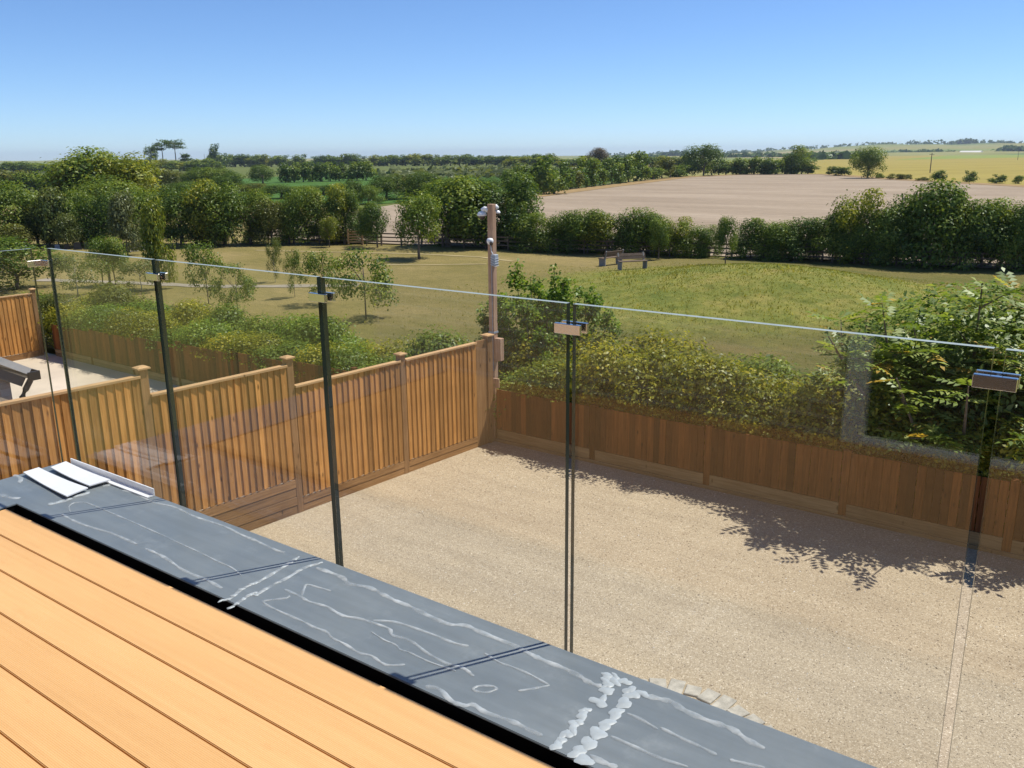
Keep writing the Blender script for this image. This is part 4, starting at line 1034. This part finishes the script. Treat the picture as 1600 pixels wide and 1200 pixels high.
TONE = {'dark':'dark green','mid':'mid green','yellow':'yellow-green','olive':'olive green','birch':'pale leaved','willow':'silvery green','bronze':'bronze','fresh':'fresh green','gold':'golden green','ash':'green'}
def bearing(q): return math.atan2(q[0], q[1])

# belt of trees at the far side of the park, left
for i, (x, y, h, w, k) in enumerate(sorted(BELT, key=bearing)):
    plant('tree', x, y, h*vr.uniform(.86, 1.1), w*1.13, k, 'belt_tree', f'{TONE[k]} tree, {ORD[i]} from the left in the belt behind the lawn', 'tree', 'tree belt behind the lawn')
for i, (x, y, h, w, k) in enumerate(sorted(BIG, key=bearing)):
    plant('tree', x, y, h*1.03, w*1.2, k, 'broad_tree', ['broad olive tree at the left foot of the domed tree group','tall domed dark green tree standing above the belt','lower green tree below the domed trees','tall domed yellow-green sunlit tree above the belt'][[2,0,3,1].index(BIG.index([x,y,h,w,k]))] , 'tree', 'domed trees above the belt')
for i, (x, y, h, w, k) in enumerate(sorted(DARK, key=bearing)):
    plant('tree', x, y, h*1.03, w*1.3, k, 'dark_tree', f'large {TONE[k]} tree, {ORD[i]} from the left in the clump behind the pole', 'tree', 'dark clump behind the pole')
for i, (x, y, h, w, k) in enumerate(sorted(HEDGE, key=bearing)):
    plant('bush', x, y, h*1.03, w*1.45, k, 'hedge_shrub', f'{TONE[k]} shrub, {ORD[i]} from the left in the hedge behind the benches', 'shrub', 'hedge behind the benches')
# a lower rank of undergrowth closes the foot of belt and hedge
R2 = [Vector(q) for q in RAIL]; under = []
for a, b2 in zip(R2, R2[1:]):
    d = b2-a; k = max(1, round(d.length/1.75)); nv = Vector((-d.y, d.x)).normalized()
    under += [a+d*(i+.5)/k+nv*vr.uniform(1.0, 1.6) for i in range(k)]
for k in range(6): under.append(Vector((-54.5-2.4*k, 42.2-1.85*k)))
under = [q for q in under if not (-46.6 < q.x < -41.0) and not (-22.3 < q.x < -19.6)]
for i, q in enumerate(sorted(under, key=lambda q: bearing((q.x, q.y)))):
    plant('bush', q.x, q.y, vr.uniform(1.0, 1.6), vr.uniform(2.0, 2.7), vr.choice(['dark','dark','mid']), 'undergrowth_bush', f'low bush, {ORD[i]} from the left in the undergrowth along the rail fence', 'bush', 'undergrowth along the rail fence', trunk=False)
names_park = ['round leafy tree casting a shadow on the middle of the lawn','slim dark tree beside the field gap','small yellow-green lollipop tree near the gate','slender dark tree leaning by the field gap','silvery narrow tree among the gravestones','tall narrow yellow-green tree rising above the glass','pale birch with white stem left of the gravestones','round olive bush at the foot of the belt',
 'young bushy tree held by three stakes by the path','tall loose sapling behind the second glass panel','bushy sapling beside the tall loose one','pale thin sapling behind the first clamp','pale bushy sapling behind the corner clamp','large green bush behind the far left fence','weeping thin pale sapling on the lawn','thin upright sapling on the lawn left of the second clamp','leafy sapling just right of the second clamp','large loose many-stemmed sapling above the ivy','olive bush at the left edge below the belt',
 'slim young tree in front of the hedge right of the benches','slim young tree in front of the gap in the hedge','slim young tree before the hedge at the right edge']
for (x, y, h, w, k, kind), l in zip(PARK, names_park):
    r = plant(kind, x, y, h*1.02, w*1.15, k, {'round':'park_tree','tall':'narrow_tree','bush':'park_bush','sap':'sapling'}[kind], l, 'tree' if kind in ('round','tall') else ('bush' if kind == 'bush' else 'sapling'))
    if 'stakes' in l:
        for dx, dy in ((.35,0),(-.2,.3),(-.15,-.32)):
            MB().tube([(dx,dy,0),(dx*.8,dy*.8,1.1)], [.03,.03], 6).build('stake', WOOD_GREY, r)
for i, (x, y, h, w, k) in enumerate(sorted(MID, key=bearing)):
    plant('tree', x, y, h*1.05, w*1.35, k, 'field_tree', f'{TONE[k]} tree, {ORD[i]} from the left between park and fields', 'tree', 'scrub between park and fields', z=-1.5)
for i, (x, y, h, w, k) in enumerate(sorted(ROWB, key=bearing)):
    plant('far', x, y, h*1.05, w*1.4, k, 'row_tree', f'{TONE[k]} tree, {ORD[i]} from the left in the row above the green crop', 'tree', 'tree row above the green crop', z=-1.5)
for i, (x, y, h, w, k) in enumerate(sorted(LOW, key=bearing)):
    plant('far', x, y, h*1.05, w*1.9, k, 'scrub_tree', f'{TONE[k]} tree, {ORD[i]} from the left at the left edge below the skyline', 'tree', 'trees at the left edge', z=-1.5)
def zoned(L, edges, names):
    cnt = {}; res = []
    for q in sorted(L, key=bearing):
        a = math.degrees(bearing(q)); z_ = names[sum(a > e for e in edges)]
        cnt[z_] = cnt.get(z_, 0)+1; res.append((q, f'{ORD[cnt[z_]-1]} from the left {z_}'))
    return res
for (x, y, h, w, k), zl in zoned([q for q in SKY], [-61.0, -56.0, -48.3], ['on the skyline left of the domed trees', 'on the skyline behind the domed trees', 'on the skyline right of the pines', 'on the skyline above the green crop']):
    tall = h > 10
    plant('far', x, y, h*1.12, w*1.6, k, 'skyline_tree', 'single tall tree standing above the skyline row right of the pines' if tall else f'{TONE[k]} tree, {zl}', 'tree', None if tall else 'windbreak rows on the skyline', z=-1.5)
for (x, y, h, w, k), zl in [(q, s_) for far_ in (0, 1) for q, s_ in zoned([t for t in FIELDHEDGE if (t[1] > 300) == bool(far_)], [-24.0], [('in the hedgerow rising along the pale field', 'in the far hedge above that hedgerow')[far_], ('in the hedge right of the large round tree', 'at the right end of the far hedge')[far_]])]:
    plant('far', x, y, h*1.05, w*1.5, k, 'hedgerow_tree', f'{TONE[k]} tree, {zl}', 'tree', 'hedgerow above the pale field', z=-1.5)
names_solo = ['large round dark tree at the top corner of the pale field','rounded green tree right of the large dark one','round lone tree at the edge of the yellow field','reddish bronze tree on the skyline','dark bush left of the lone round tree','dark bush close beside the lone round tree','first of three round bushes on the right field edge','second of three round bushes on the right field edge','third, low wide bush on the right field edge','tiny bush at the right end of the field edge','low olive scrub right of the lone round tree','small olive scrub patch on the field edge','low thin scrub left of the round bushes','small green scrub under the lone round tree']
for (x, y, h, w, k), l in zip(SOLO, names_solo):
    plant('round' if h > 5 else 'far', x, y, h*(1.27 if h > 5 else 1.05), w*1.25, k, 'field_tree' if h > 5 else 'field_bush', l, 'tree' if h > 5 else 'bush', z=-1.5 - (.24*h if h > 5 else 0))

# umbrella pines on the skyline
def pine(x, y, h, w, kind, label):
    rng = np.random.default_rng(int(h*100)); r = empty('pine_tree', (x, y, -1.5)); tag(r, label, 'pine tree', 'pines on the skyline')
    mb = MB(); mb.tube([(0,0,0),(.2,0,h*.5),(.0,0,h*.93)], [h*.022,h*.018,h*.008], 6)
    tiers = [(.92,.5),(.84,.42),(.72,.3)] if kind == 'a' else ([(.35,.4),(.55,.5),(.75,.42),(.9,.25)] if kind == 'b' else [(.3,.5),(.55,.4),(.8,.3)])
    P = []
    for (tz, tr) in tiers:
        for k in range(5):
            t = rng.uniform(0, math.tau); l = w*tr*rng.uniform(.6, 1)
            c = np.array([math.cos(t)*l, math.sin(t)*l, h*tz+rng.uniform(-.02,.03)*h])
            mb.tube([(0,0,h*tz-.06*h), (c[0]*.6,c[1]*.6,c[2]-.03*h), tuple(c)], [h*.008,h*.006,h*.003], 5)
            P.append(c + rng.normal(0, 1, (90, 3))*np.array([w*.11, w*.11, h*(.022 if kind == 'a' else .06)]))
    P = np.concatenate(P)
    mb.build('trunk', BARK, r)
    me = np_mesh('crown', leaf_quads(rng, P, np.tile([0,0,1.0], (len(P),1)), .95, .7), 4, LEAF['dark'], np.clip(rng.normal(.4,.2,len(P)),0,1))
    link(bpy.data.objects.new('crown', me), r)
for q, l in zip(PINE, ['left flat-topped umbrella pine on the skyline','tallest flat-topped umbrella pine on the skyline','bushy conifer left of the umbrella pines','low ragged conifer right of the umbrella pines']): pine(*q, l)

# orchard rows between the far tree rows (a mass of small bushes)
rng = np.random.default_rng(9)
O = [Vector(q) for q in ORCHARD]; P = []
for _ in range(2600):
    a, b2 = rng.random(), rng.random()
    a = round(a*13)/13
    q = (O[0]*(1-a)+O[1]*a)*(1-b2) + (O[3]*(1-a)+O[2]*a)*b2
    P.append((q.x+rng.normal(0,.5), q.y+rng.normal(0,.5), -1.4+abs(rng.normal(0,.9))))
P = np.array(P)
tag(link(bpy.data.objects.new('orchard', np_mesh('orchard', leaf_quads(rng, P, np.tile([0,-.2,1.0], (len(P),1)), 2.0, .8), 4, LEAF['willow'], np.clip(rng.normal(.4,.2,len(P)),0,1)))), 'orchard of small grey-green trees in rows below the skyline', 'orchard', kind='stuff')

# far woods on the hills
P = []; 
def far_pt(deg, d, dz=0): 
    t = RAD(AX-deg); return np.array([d*math.cos(t), d*math.sin(t), -1.6+(6+hill_h(deg))+dz])
for _ in range(420):                           # ridge line trees
    a = rng.uniform(5.5, 33); P.append(far_pt(a, 3330+rng.normal(0,15), abs(rng.normal(0,3.2))+rng.normal(0,1.5)))
for (a0, a1, d, zf, hgt, n) in [(9.57, 11.4, 2300, -3.6, 13.3, 110), (26.49, 27.6, 3300, 25.6, 17.2, 110), (22.51, 26.75, 2000, -2.9, 7.6, 240), (28.88, 29.94, 2000, 1.7, 9.6, 100), (13.04, 18.44, 1500, -1.9, 3.0, 120), (6.68, 9.69, 1800, -2.4, 3.7, 80), (18.37, 21.45, 900, -0.4, 0.9, 60), (13.43, 16.12, 2900, 2.0, 5.8, 60)]:
    for _ in range(n):
        a = rng.uniform(a0, a1); t = RAD(AX-a); e = 1-abs((a-(a0+a1)/2)/((a1-a0)/2))**3
        P.append(np.array([d*math.cos(t)+rng.normal(0,8), d*math.sin(t)+rng.normal(0,8), zf + rng.random()*hgt*e]))
P = np.array(P)
P = np.repeat(P, 6, 0) + rng.normal(0, 3.0, (len(P)*6, 3))*np.array([1,1,.6])
tag(link(bpy.data.objects.new('distant_wood', np_mesh('distant_wood', leaf_quads(rng, P, np.tile([-.2,-.5,.8], (len(P),1)), 8.0, .9), 4, LEAF['dark'], np.clip(rng.normal(.4,.2,len(P)),0,1)))), 'distant woods and hedges strung along the hills', 'wood', kind='stuff')

# low shrubs and ivy on the bank right behind the garden fences
low_spots = []
X = -25.6
while X < 2.4:
    rear = X < -8.8
    yb = 12.02 + vr.uniform(-.1, .25)
    low_spots.append((X, 11.77, (1.25 if rear else 1.55)*vr.uniform(.88, 1.12), 1.66))
    low_spots.append((X+.4, yb+1.15+vr.uniform(-.2,.3), (1.8 if rear else 2.05)*vr.uniform(.75, 1.12), vr.uniform(1.7, 2.3)))
    if -22 < X < -9 or X > -7: low_spots.append((X+.2, yb+2.3+vr.uniform(-.2,.3), (1.65 if rear else 1.75)*vr.uniform(.7, 1.1), vr.uniform(1.7, 2.3)))
    X += 1.0 if rear else .88
low_spots.sort(key=bearing); nside = {}
for i, (x, y, h, w) in enumerate(low_spots):
    if x > -8.8 and x < -6.9 and y < 12.4: h *= .8
    k = vr.choice(['fresh','fresh','mid','gold'] if x < -9.5 else ['gold','gold','yellow','mid','gold','fresh'])
    if x < -19: k = vr.choice(['mid','olive','gold','fresh'])
    side = 'neighbouring' if x < -8.6 else 'gravel'
    nside[side] = nside.get(side, 0)+1
    plant('front' if y < 11.9 else 'near', x, y, h, w, k, 'ivy_shrub', f'{TONE[k]} low shrub, {ORD[nside[side]-1]} from the left behind the {side} yard fence', 'shrub', f'low shrubs behind the {side} yard', trunk=True)

# loose tall shrub beside the pole
def loose_shrub(x, y, z, h, w, n, size, leafm, name, label, seed, stems=9):
    rng = np.random.default_rng(seed); rr = random.Random(seed)
    r = empty(name, (x, y, z)); tag(r, label, 'shrub')
    mb = MB(); tips = []
    for s in range(stems):
        t = rr.uniform(0, math.tau); l = math.sqrt(rr.random())*w*.46; hh = h*rr.uniform(.78, 1)*(1-.38*(l/(w*.5))**2)
        p = [Vector((0,0,0)), Vector((math.cos(t)*l*.45, math.sin(t)*l*.45, hh*.4)), Vector((math.cos(t)*l*.85, math.sin(t)*l*.85, hh*.75)), Vector((math.cos(t)*l, math.sin(t)*l, hh))]
        mb.tube(p, [.022,.016,.009,.004], 5)
        for k in range(26):
            u = rr.uniform(.12, 1); i = min(2, int(u*3)); q = p[i].lerp(p[i+1], u*3-i)
            d = Vector((rr.gauss(0,1), rr.gauss(0,1), rr.gauss(.25,.5))).normalized()*rr.uniform(.12,.42)*(1.15-u*.6)
            mb.tube([q, q+d], [.005,.002], 4); tips.append((q, q+d))
    mb.build('stem', BARK, r)
    idx = rng.integers(0, len(tips), n); A = np.array([tuple(a) for a, _ in tips]); B = np.array([tuple(b2) for _, b2 in tips])
    u = rng.uniform(.15, 1.1, n)[:, None]
    P = A[idx]*(1-u) + B[idx]*u + rng.normal(0, size*.7, (n, 3))
    P[:, 2] = np.maximum(P[:, 2], .03)
    me = np_mesh('crown', leaf_quads(rng, P, np.tile([0,-.15,.7], (n,1)), size, .62), 4, leafm, np.clip(rng.normal(.5,.22,n)+(rng.normal(0,.1,len(tips)))[idx], 0, 1))
    link(bpy.data.objects.new('crown', me), r)
loose_shrub(-9.2, 13.85, -.8, 3.85, 3.1, 24000, .075, LEAF['fresh'], 'leafy_shrub', 'tall loose green shrub growing beside the timber pole', 3, 30)
loose_shrub(-7.9, 13.2, -.4, 2.1, 1.7, 5000, .065, LEAF['olive'], 'leafy_shrub', 'lower olive shrub at the right foot of the tall one by the pole', 4, 10)
loose_shrub(-3.15, 12.75, -.1, 2.65, 1.1, 900, .055, LEAF['dark'], 'twiggy_shrub', 'thin twiggy shrub just left of the big pinnate-leaved tree', 6, 5)

# big pinnate-leaved tree at the right
def pinnate_tree(x, y, z, label):
    rr = random.Random(8); rng = np.random.default_rng(8)
    r = empty('pinnate_tree', (x, y, z)); tag(r, label, 'tree')
    mb = MB(); ends = []
    for s in range(36):
        t = rr.uniform(0, math.tau); l = .35+1.85*math.sqrt(rr.random()); hh = rr.uniform(1.3, 3.85)-.34*l
        p = [Vector((0,0,0)), Vector((math.cos(t)*l*.3, math.sin(t)*l*.3, hh*.35)), Vector((math.cos(t)*l*.75, math.sin(t)*l*.75, hh*.7)), Vector((math.cos(t)*l, math.sin(t)*l, hh))]
        mb.tube(p, [.05,.035,.02,.008], 6); ends.append(p)
        for k in range(5):
            u = rr.uniform(.35, .95); i = min(2, int(u*3)); q = p[i].lerp(p[i+1], u*3-i)
            d = Vector((rr.gauss(0,1), rr.gauss(0,1), rr.uniform(.1,1.1))).normalized()*rr.uniform(.3,.75)
            mb.tube([q, q+d*.5, q+d], [.014,.009,.004], 5); ends.append([q, q+d*.33, q+d*.66, q+d])
    mb.build('trunk', BARK, r)
    V, tint = [], []
    for p in ends:
        for k in range(22):
            u = 1-.9*rr.random()**1.25; i = min(2, int(u*3)); q = p[i].lerp(p[i+1], u*3-i)
            t = rr.uniform(0, math.tau)
            d = Vector((math.cos(t), math.sin(t), rr.uniform(-.15,.9))).normalized()
            side = d.cross(Vector((0,0,1))).normalized(); upv = side.cross(d).normalized()
            L = rr.uniform(.26,.42); base = rr.gauss(.5,.16); new = u > .93 and rr.random() < .35
            for j in range(9):
                f = .25+.75*(j//2)/4.0
                c = q + d*L*f - Vector((0,0,1))*L*.18*f*f
                sgn = (1 if j % 2 else -1) if j < 8 else 0
                ld = (side*sgn + d*.55).normalized() if sgn else d
                ll = L*.36*(1-.25*abs(f-.55)); wv = (upv.cross(ld)).normalized()*ll*.21
                droop = Vector((0,0,-1))*ll*.22
                V += [tuple(c), tuple(c+ld*ll*.5+wv), tuple(c+ld*ll+droop), tuple(c+ld*ll*.5-wv)]
                tint.append(min(1, max(0, base+rr.gauss(0,.1)+(.42 if new else 0))))
    nC = 15000; D = rng.normal(0, 1, (nC, 3)); D /= np.linalg.norm(D, axis=1)[:, None]
    Pc = D*(rng.random(nC)**.4)[:, None]*np.array([1.75, 1.3, 1.45]) + np.array([0, .1, 1.75]); Pc[:, 2] = np.maximum(Pc[:, 2], .25)
    V = np.concatenate([np.array(V), leaf_quads(rng, Pc, D+np.array([0,-.2,.9]), .115, .42)]); tint = list(tint)+list(np.clip(rng.normal(.45,.17,nC),0,.93))
    me = np_mesh('crown', V, 4, LEAF['ash'], tint)
    link(bpy.data.objects.new('crown', me), r)
pinnate_tree(-1.6, 12.75, -.15, 'large glossy pinnate-leaved tree behind the right end of the rear fence')

# rough grass on the mound and bank
rng = np.random.default_rng(21)
n = 70000
gx = rng.uniform(-27, 3, n); gy = 13.5 + rng.random(n)*33
keep = (np.exp(-(((gx+14)/8.5)**2+((gy-36.5)/8)**2)) + .08*np.clip((gx+24)/6, 0, 1)*np.clip((30-gy)/8, 0, 1)) > rng.random(n)*.9
gx, gy = gx[keep], gy[keep]; n = len(gx)
gzv = np.array([gz(a, b2) for a, b2 in zip(gx, gy)])
cl_ = rng.uniform(-30, 50, (900, 2)); clump = np.array([min(1.0, float(np.min((cl_[:,0]-a)**2+(cl_[:,1]-b2)**2))) for a, b2 in zip(gx, gy)])*-.7+1.0
hh = rng.uniform(.03, .09, n)*(.5+clump); wd = rng.uniform(.014, .035, n); t = rng.uniform(0, math.tau, n); ln = rng.normal(0, .5, (n, 2))*hh[:, None]
P0 = np.stack([gx-np.cos(t)*wd, gy-np.sin(t)*wd, gzv-.01], 1); P1 = np.stack([gx+np.cos(t)*wd, gy+np.sin(t)*wd, gzv-.01], 1)
P2 = np.stack([gx+ln[:,0], gy+ln[:,1], gzv+hh], 1)
V = np.stack([P0, P1, P2], 1).reshape(-1, 3)
tg = np.clip(.28+.4*clump*rng.random(n)+rng.normal(0,.2,n), 0, 1)
tag(link(bpy.data.objects.new('rough_grass', np_mesh('rough_grass', V, 3, LEAF['grass'], tg))), 'rough tufted grass over the mound beside the benches', 'grass', kind='stuff')

# ================================================================ PARK FURNITURE
CONC = plain('bench_concrete', (.27, .26, .25), .9, vary=.15)
def bench(x, y, rz, label):
    r = empty('park_bench', (x, y, gz(x, y)), rz); tag(r, label, 'bench', 'park benches by the mound')
    for s in (-1, 1):
        mb = MB()
        mb.add([(s*.72-.03,-.22,0),(s*.72-.03,.24,0),(s*.72-.03,.24,.42),(s*.72-.03,.34,.86),(s*.72-.03,.28,.88),(s*.72-.03,.14,.43),(s*.72-.03,-.24,.42),
                (s*.72+.03,-.22,0),(s*.72+.03,.24,0),(s*.72+.03,.24,.42),(s*.72+.03,.34,.86),(s*.72+.03,.28,.88),(s*.72+.03,.14,.43),(s*.72+.03,-.24,.42)],
               [(0,1,2,3,4,5,6),(13,12,11,10,9,8,7)]+[(i, i+7, (i+1)%7+7, (i+1)%7) for i in range(7)])
        o = mb.build('leg', CONC, r)
        bm = bmesh.new(); bm.from_mesh(o.data); bmesh.ops.recalc_face_normals(bm, faces=bm.faces); bm.to_mesh(o.data); bm.free()
    for k in range(3): MB().box(-.82, .82, -.25+k*.135, -.13+k*.135, .425, .465).build('seat_slat', WOOD_GREY, r)
    for k in range(2):
        MB().obox((0, .205+k*.055, .60+k*.16), (.82,0,0), (0,.015,-.005), (0,.022,.07)).build('back_slat', WOOD_GREY, r)
bench(-21.95, 41.15, math.atan2(43.365-42.08, -22.25+23.28), 'wooden bench seen from behind, right of the pair by the mound')
bench(-24.75, 43.75, RAD(78)+math.pi, 'wooden bench facing right, left of the pair by the mound')

# post and rail fence before the hedge
rf3 = empty('rail_fence', (RAIL[0][0], RAIL[0][1], -1.5)); tag(rf3, 'brown post and rail fence running along the foot of the hedge', 'fence')
R_ = [Vector(q) for q in RAIL]
post_me = MB().box(-.05, .05, -.05, .05, 0, .95).mesh('post', WOOD_GREY)
skip = (Vector(GATE[0])+Vector(GATE[1]))/2
for a, b2 in zip(R_, R_[1:]):
    d = b2-a; n = max(1, round(d.length/1.8)); ang = math.atan2(d.y, d.x)
    for i in range(n):
        q = a + d*i/n; q2 = a + d*(i+1)/n; mid = (q+q2)/2
        place(post_me, 'post', rf3, (q.x-R_[0].x, q.y-R_[0].y, gz(q.x,q.y)+1.5), ang)
        if (mid-skip).length < 1.0: continue
        L = (q2-q).length
        for z2 in (.32, .60, .86):
            o = MB().box(-L/2, L/2, -.07, -.052, -.045, .045).build('rail', WOOD_GREY, rf3)
            o.location = (mid.x-R_[0].x, mid.y-R_[0].y, gz(mid.x,mid.y)+1.5+z2); o.rotation_euler = (0, 0, ang)
d = Vector(GATE[1])-Vector(GATE[0]); L = d.length*1.1
gt = empty('field_gate', (skip.x, skip.y-.15, gz(skip.x, skip.y)), math.atan2(d.y, d.x)); tag(gt, 'five-bar timber gate in the rail fence at the field gap', 'gate')
for k in range(5): MB().box(-L/2, L/2, -.02, .02, .18+k*.19, .26+k*.19).build('bar', WOOD_RAIL, gt)
for s in (-1, 1): MB().box(s*L/2-.05, s*L/2+.05, -.045, .045, 0, 1.15).build('gate_post', WOOD_RAIL, gt)

# gravestones
gm = [plain('headstone_dark', (.035,.034,.038), .4, vary=.2), plain('headstone_grey', (.34,.36,.42), .6, vary=.15), plain('headstone_sand', (.46,.42,.35), .8, vary=.15)]
gi = [1,0,0,0,1,0,2,2]
gl = ['small blue-grey headstone at the left end of the row','small dark headstone second in the row','square black headstone with pale offerings','black headstone just right of the square one','pale grey round-topped headstone behind the row','dark headstone under the silvery narrow tree','sandstone headstone right of the silvery narrow tree','sandstone headstone left of the tall narrow tree']
for (x, y, h, w), k, l in zip(GRAVES, gi, gl):
    h *= 1.2
    mb = MB(); prof = [(-w/2,0),(w/2,0),(w/2,h*.78)] + [(w/2*math.cos(math.pi*j/6), h*.78+h*.22*math.sin(math.pi*j/6)) for j in range(1,6)] + [(-w/2,h*.78)]
    n = len(prof)
    mb.add([(a,-.06,c) for a,c in prof]+[(a,.06,c) for a,c in prof], [tuple(range(n)), tuple(range(n,2*n))[::-1]]+[(i,i+n,(i+1)%n+n,(i+1)%n) for i in range(n)])
    r = empty('gravestone', (x, y, gz(x,y)), math.atan2(y, x)-math.pi/2); tag(r, l, 'gravestone', 'gravestones under the tree belt')
    o = mb.build('headstone', gm[k], r)
    bm = bmesh.new(); bm.from_mesh(o.data); bmesh.ops.recalc_face_normals(bm, faces=bm.faces); bm.to_mesh(o.data); bm.free()
    MB().box(-w*.62, w*.62, -.14, .14, -.05, .05).build('plinth', gm[k], r)

# far telegraph poles and barn
for (x, y, h, w), l in zip(POLES, ['thin telegraph pole right of the pines on the skyline','thin telegraph pole in the gap of the skyline row','telegraph pole standing in the yellow field','telegraph pole far off at the right edge']):
    r = empty('telegraph_pole', (x, y, -1.5)); tag(r, l, 'pole', 'telegraph poles')
    MB().tube([(0,0,0),(0,0,h)], [.16,.11], 6).build('mast', BARK, r)
    MB().box(-.7,.7,-.06,.06,h-.5,h-.38).build('crossarm', BARK, r)
bx, by = BARN
r = empty('barn', (bx, by, -1.5), RAD(-20)); tag(r, 'long pale roofed barn below the far hills', 'barn')
MB().box(-20, 20, -6, 6, 0, 4).build('wall', plain('barn_wall', (.45,.42,.38), .8), r)
MB().add([(-20.5,-6.5,4),(20.5,-6.5,4),(20.5,6.5,4),(-20.5,6.5,4),(-20.5,0,7),(20.5,0,7)], [(0,1,5,4),(2,3,4,5),(1,2,5),(3,0,4),(0,3,2,1)]).build('roof', plain('barn_roof', (.78,.74,.66), .6), r)

# ================================================================ the air: thin summer haze
m = bpy.data.materials.new('haze'); m.use_nodes = True
nt = m.node_tree; nt.nodes.clear()
out = nt.nodes.new('ShaderNodeOutputMaterial'); pv = nt.nodes.new('ShaderNodeVolumePrincipled')
pv.inputs['Color'].default_value = (.74, .87, 1.0, 1); pv.inputs['Density'].default_value = .00011; pv.inputs['Anisotropy'].default_value = .1
nt.links.new(pv.outputs[0], out.inputs['Volume'])
hz_ = MB().box(-9200, 9200, -9200, 9200, -3.0, 75.0).build('haze', m)
tag(hz_, 'thin summer haze over the farmland', 'haze', kind='stuff')
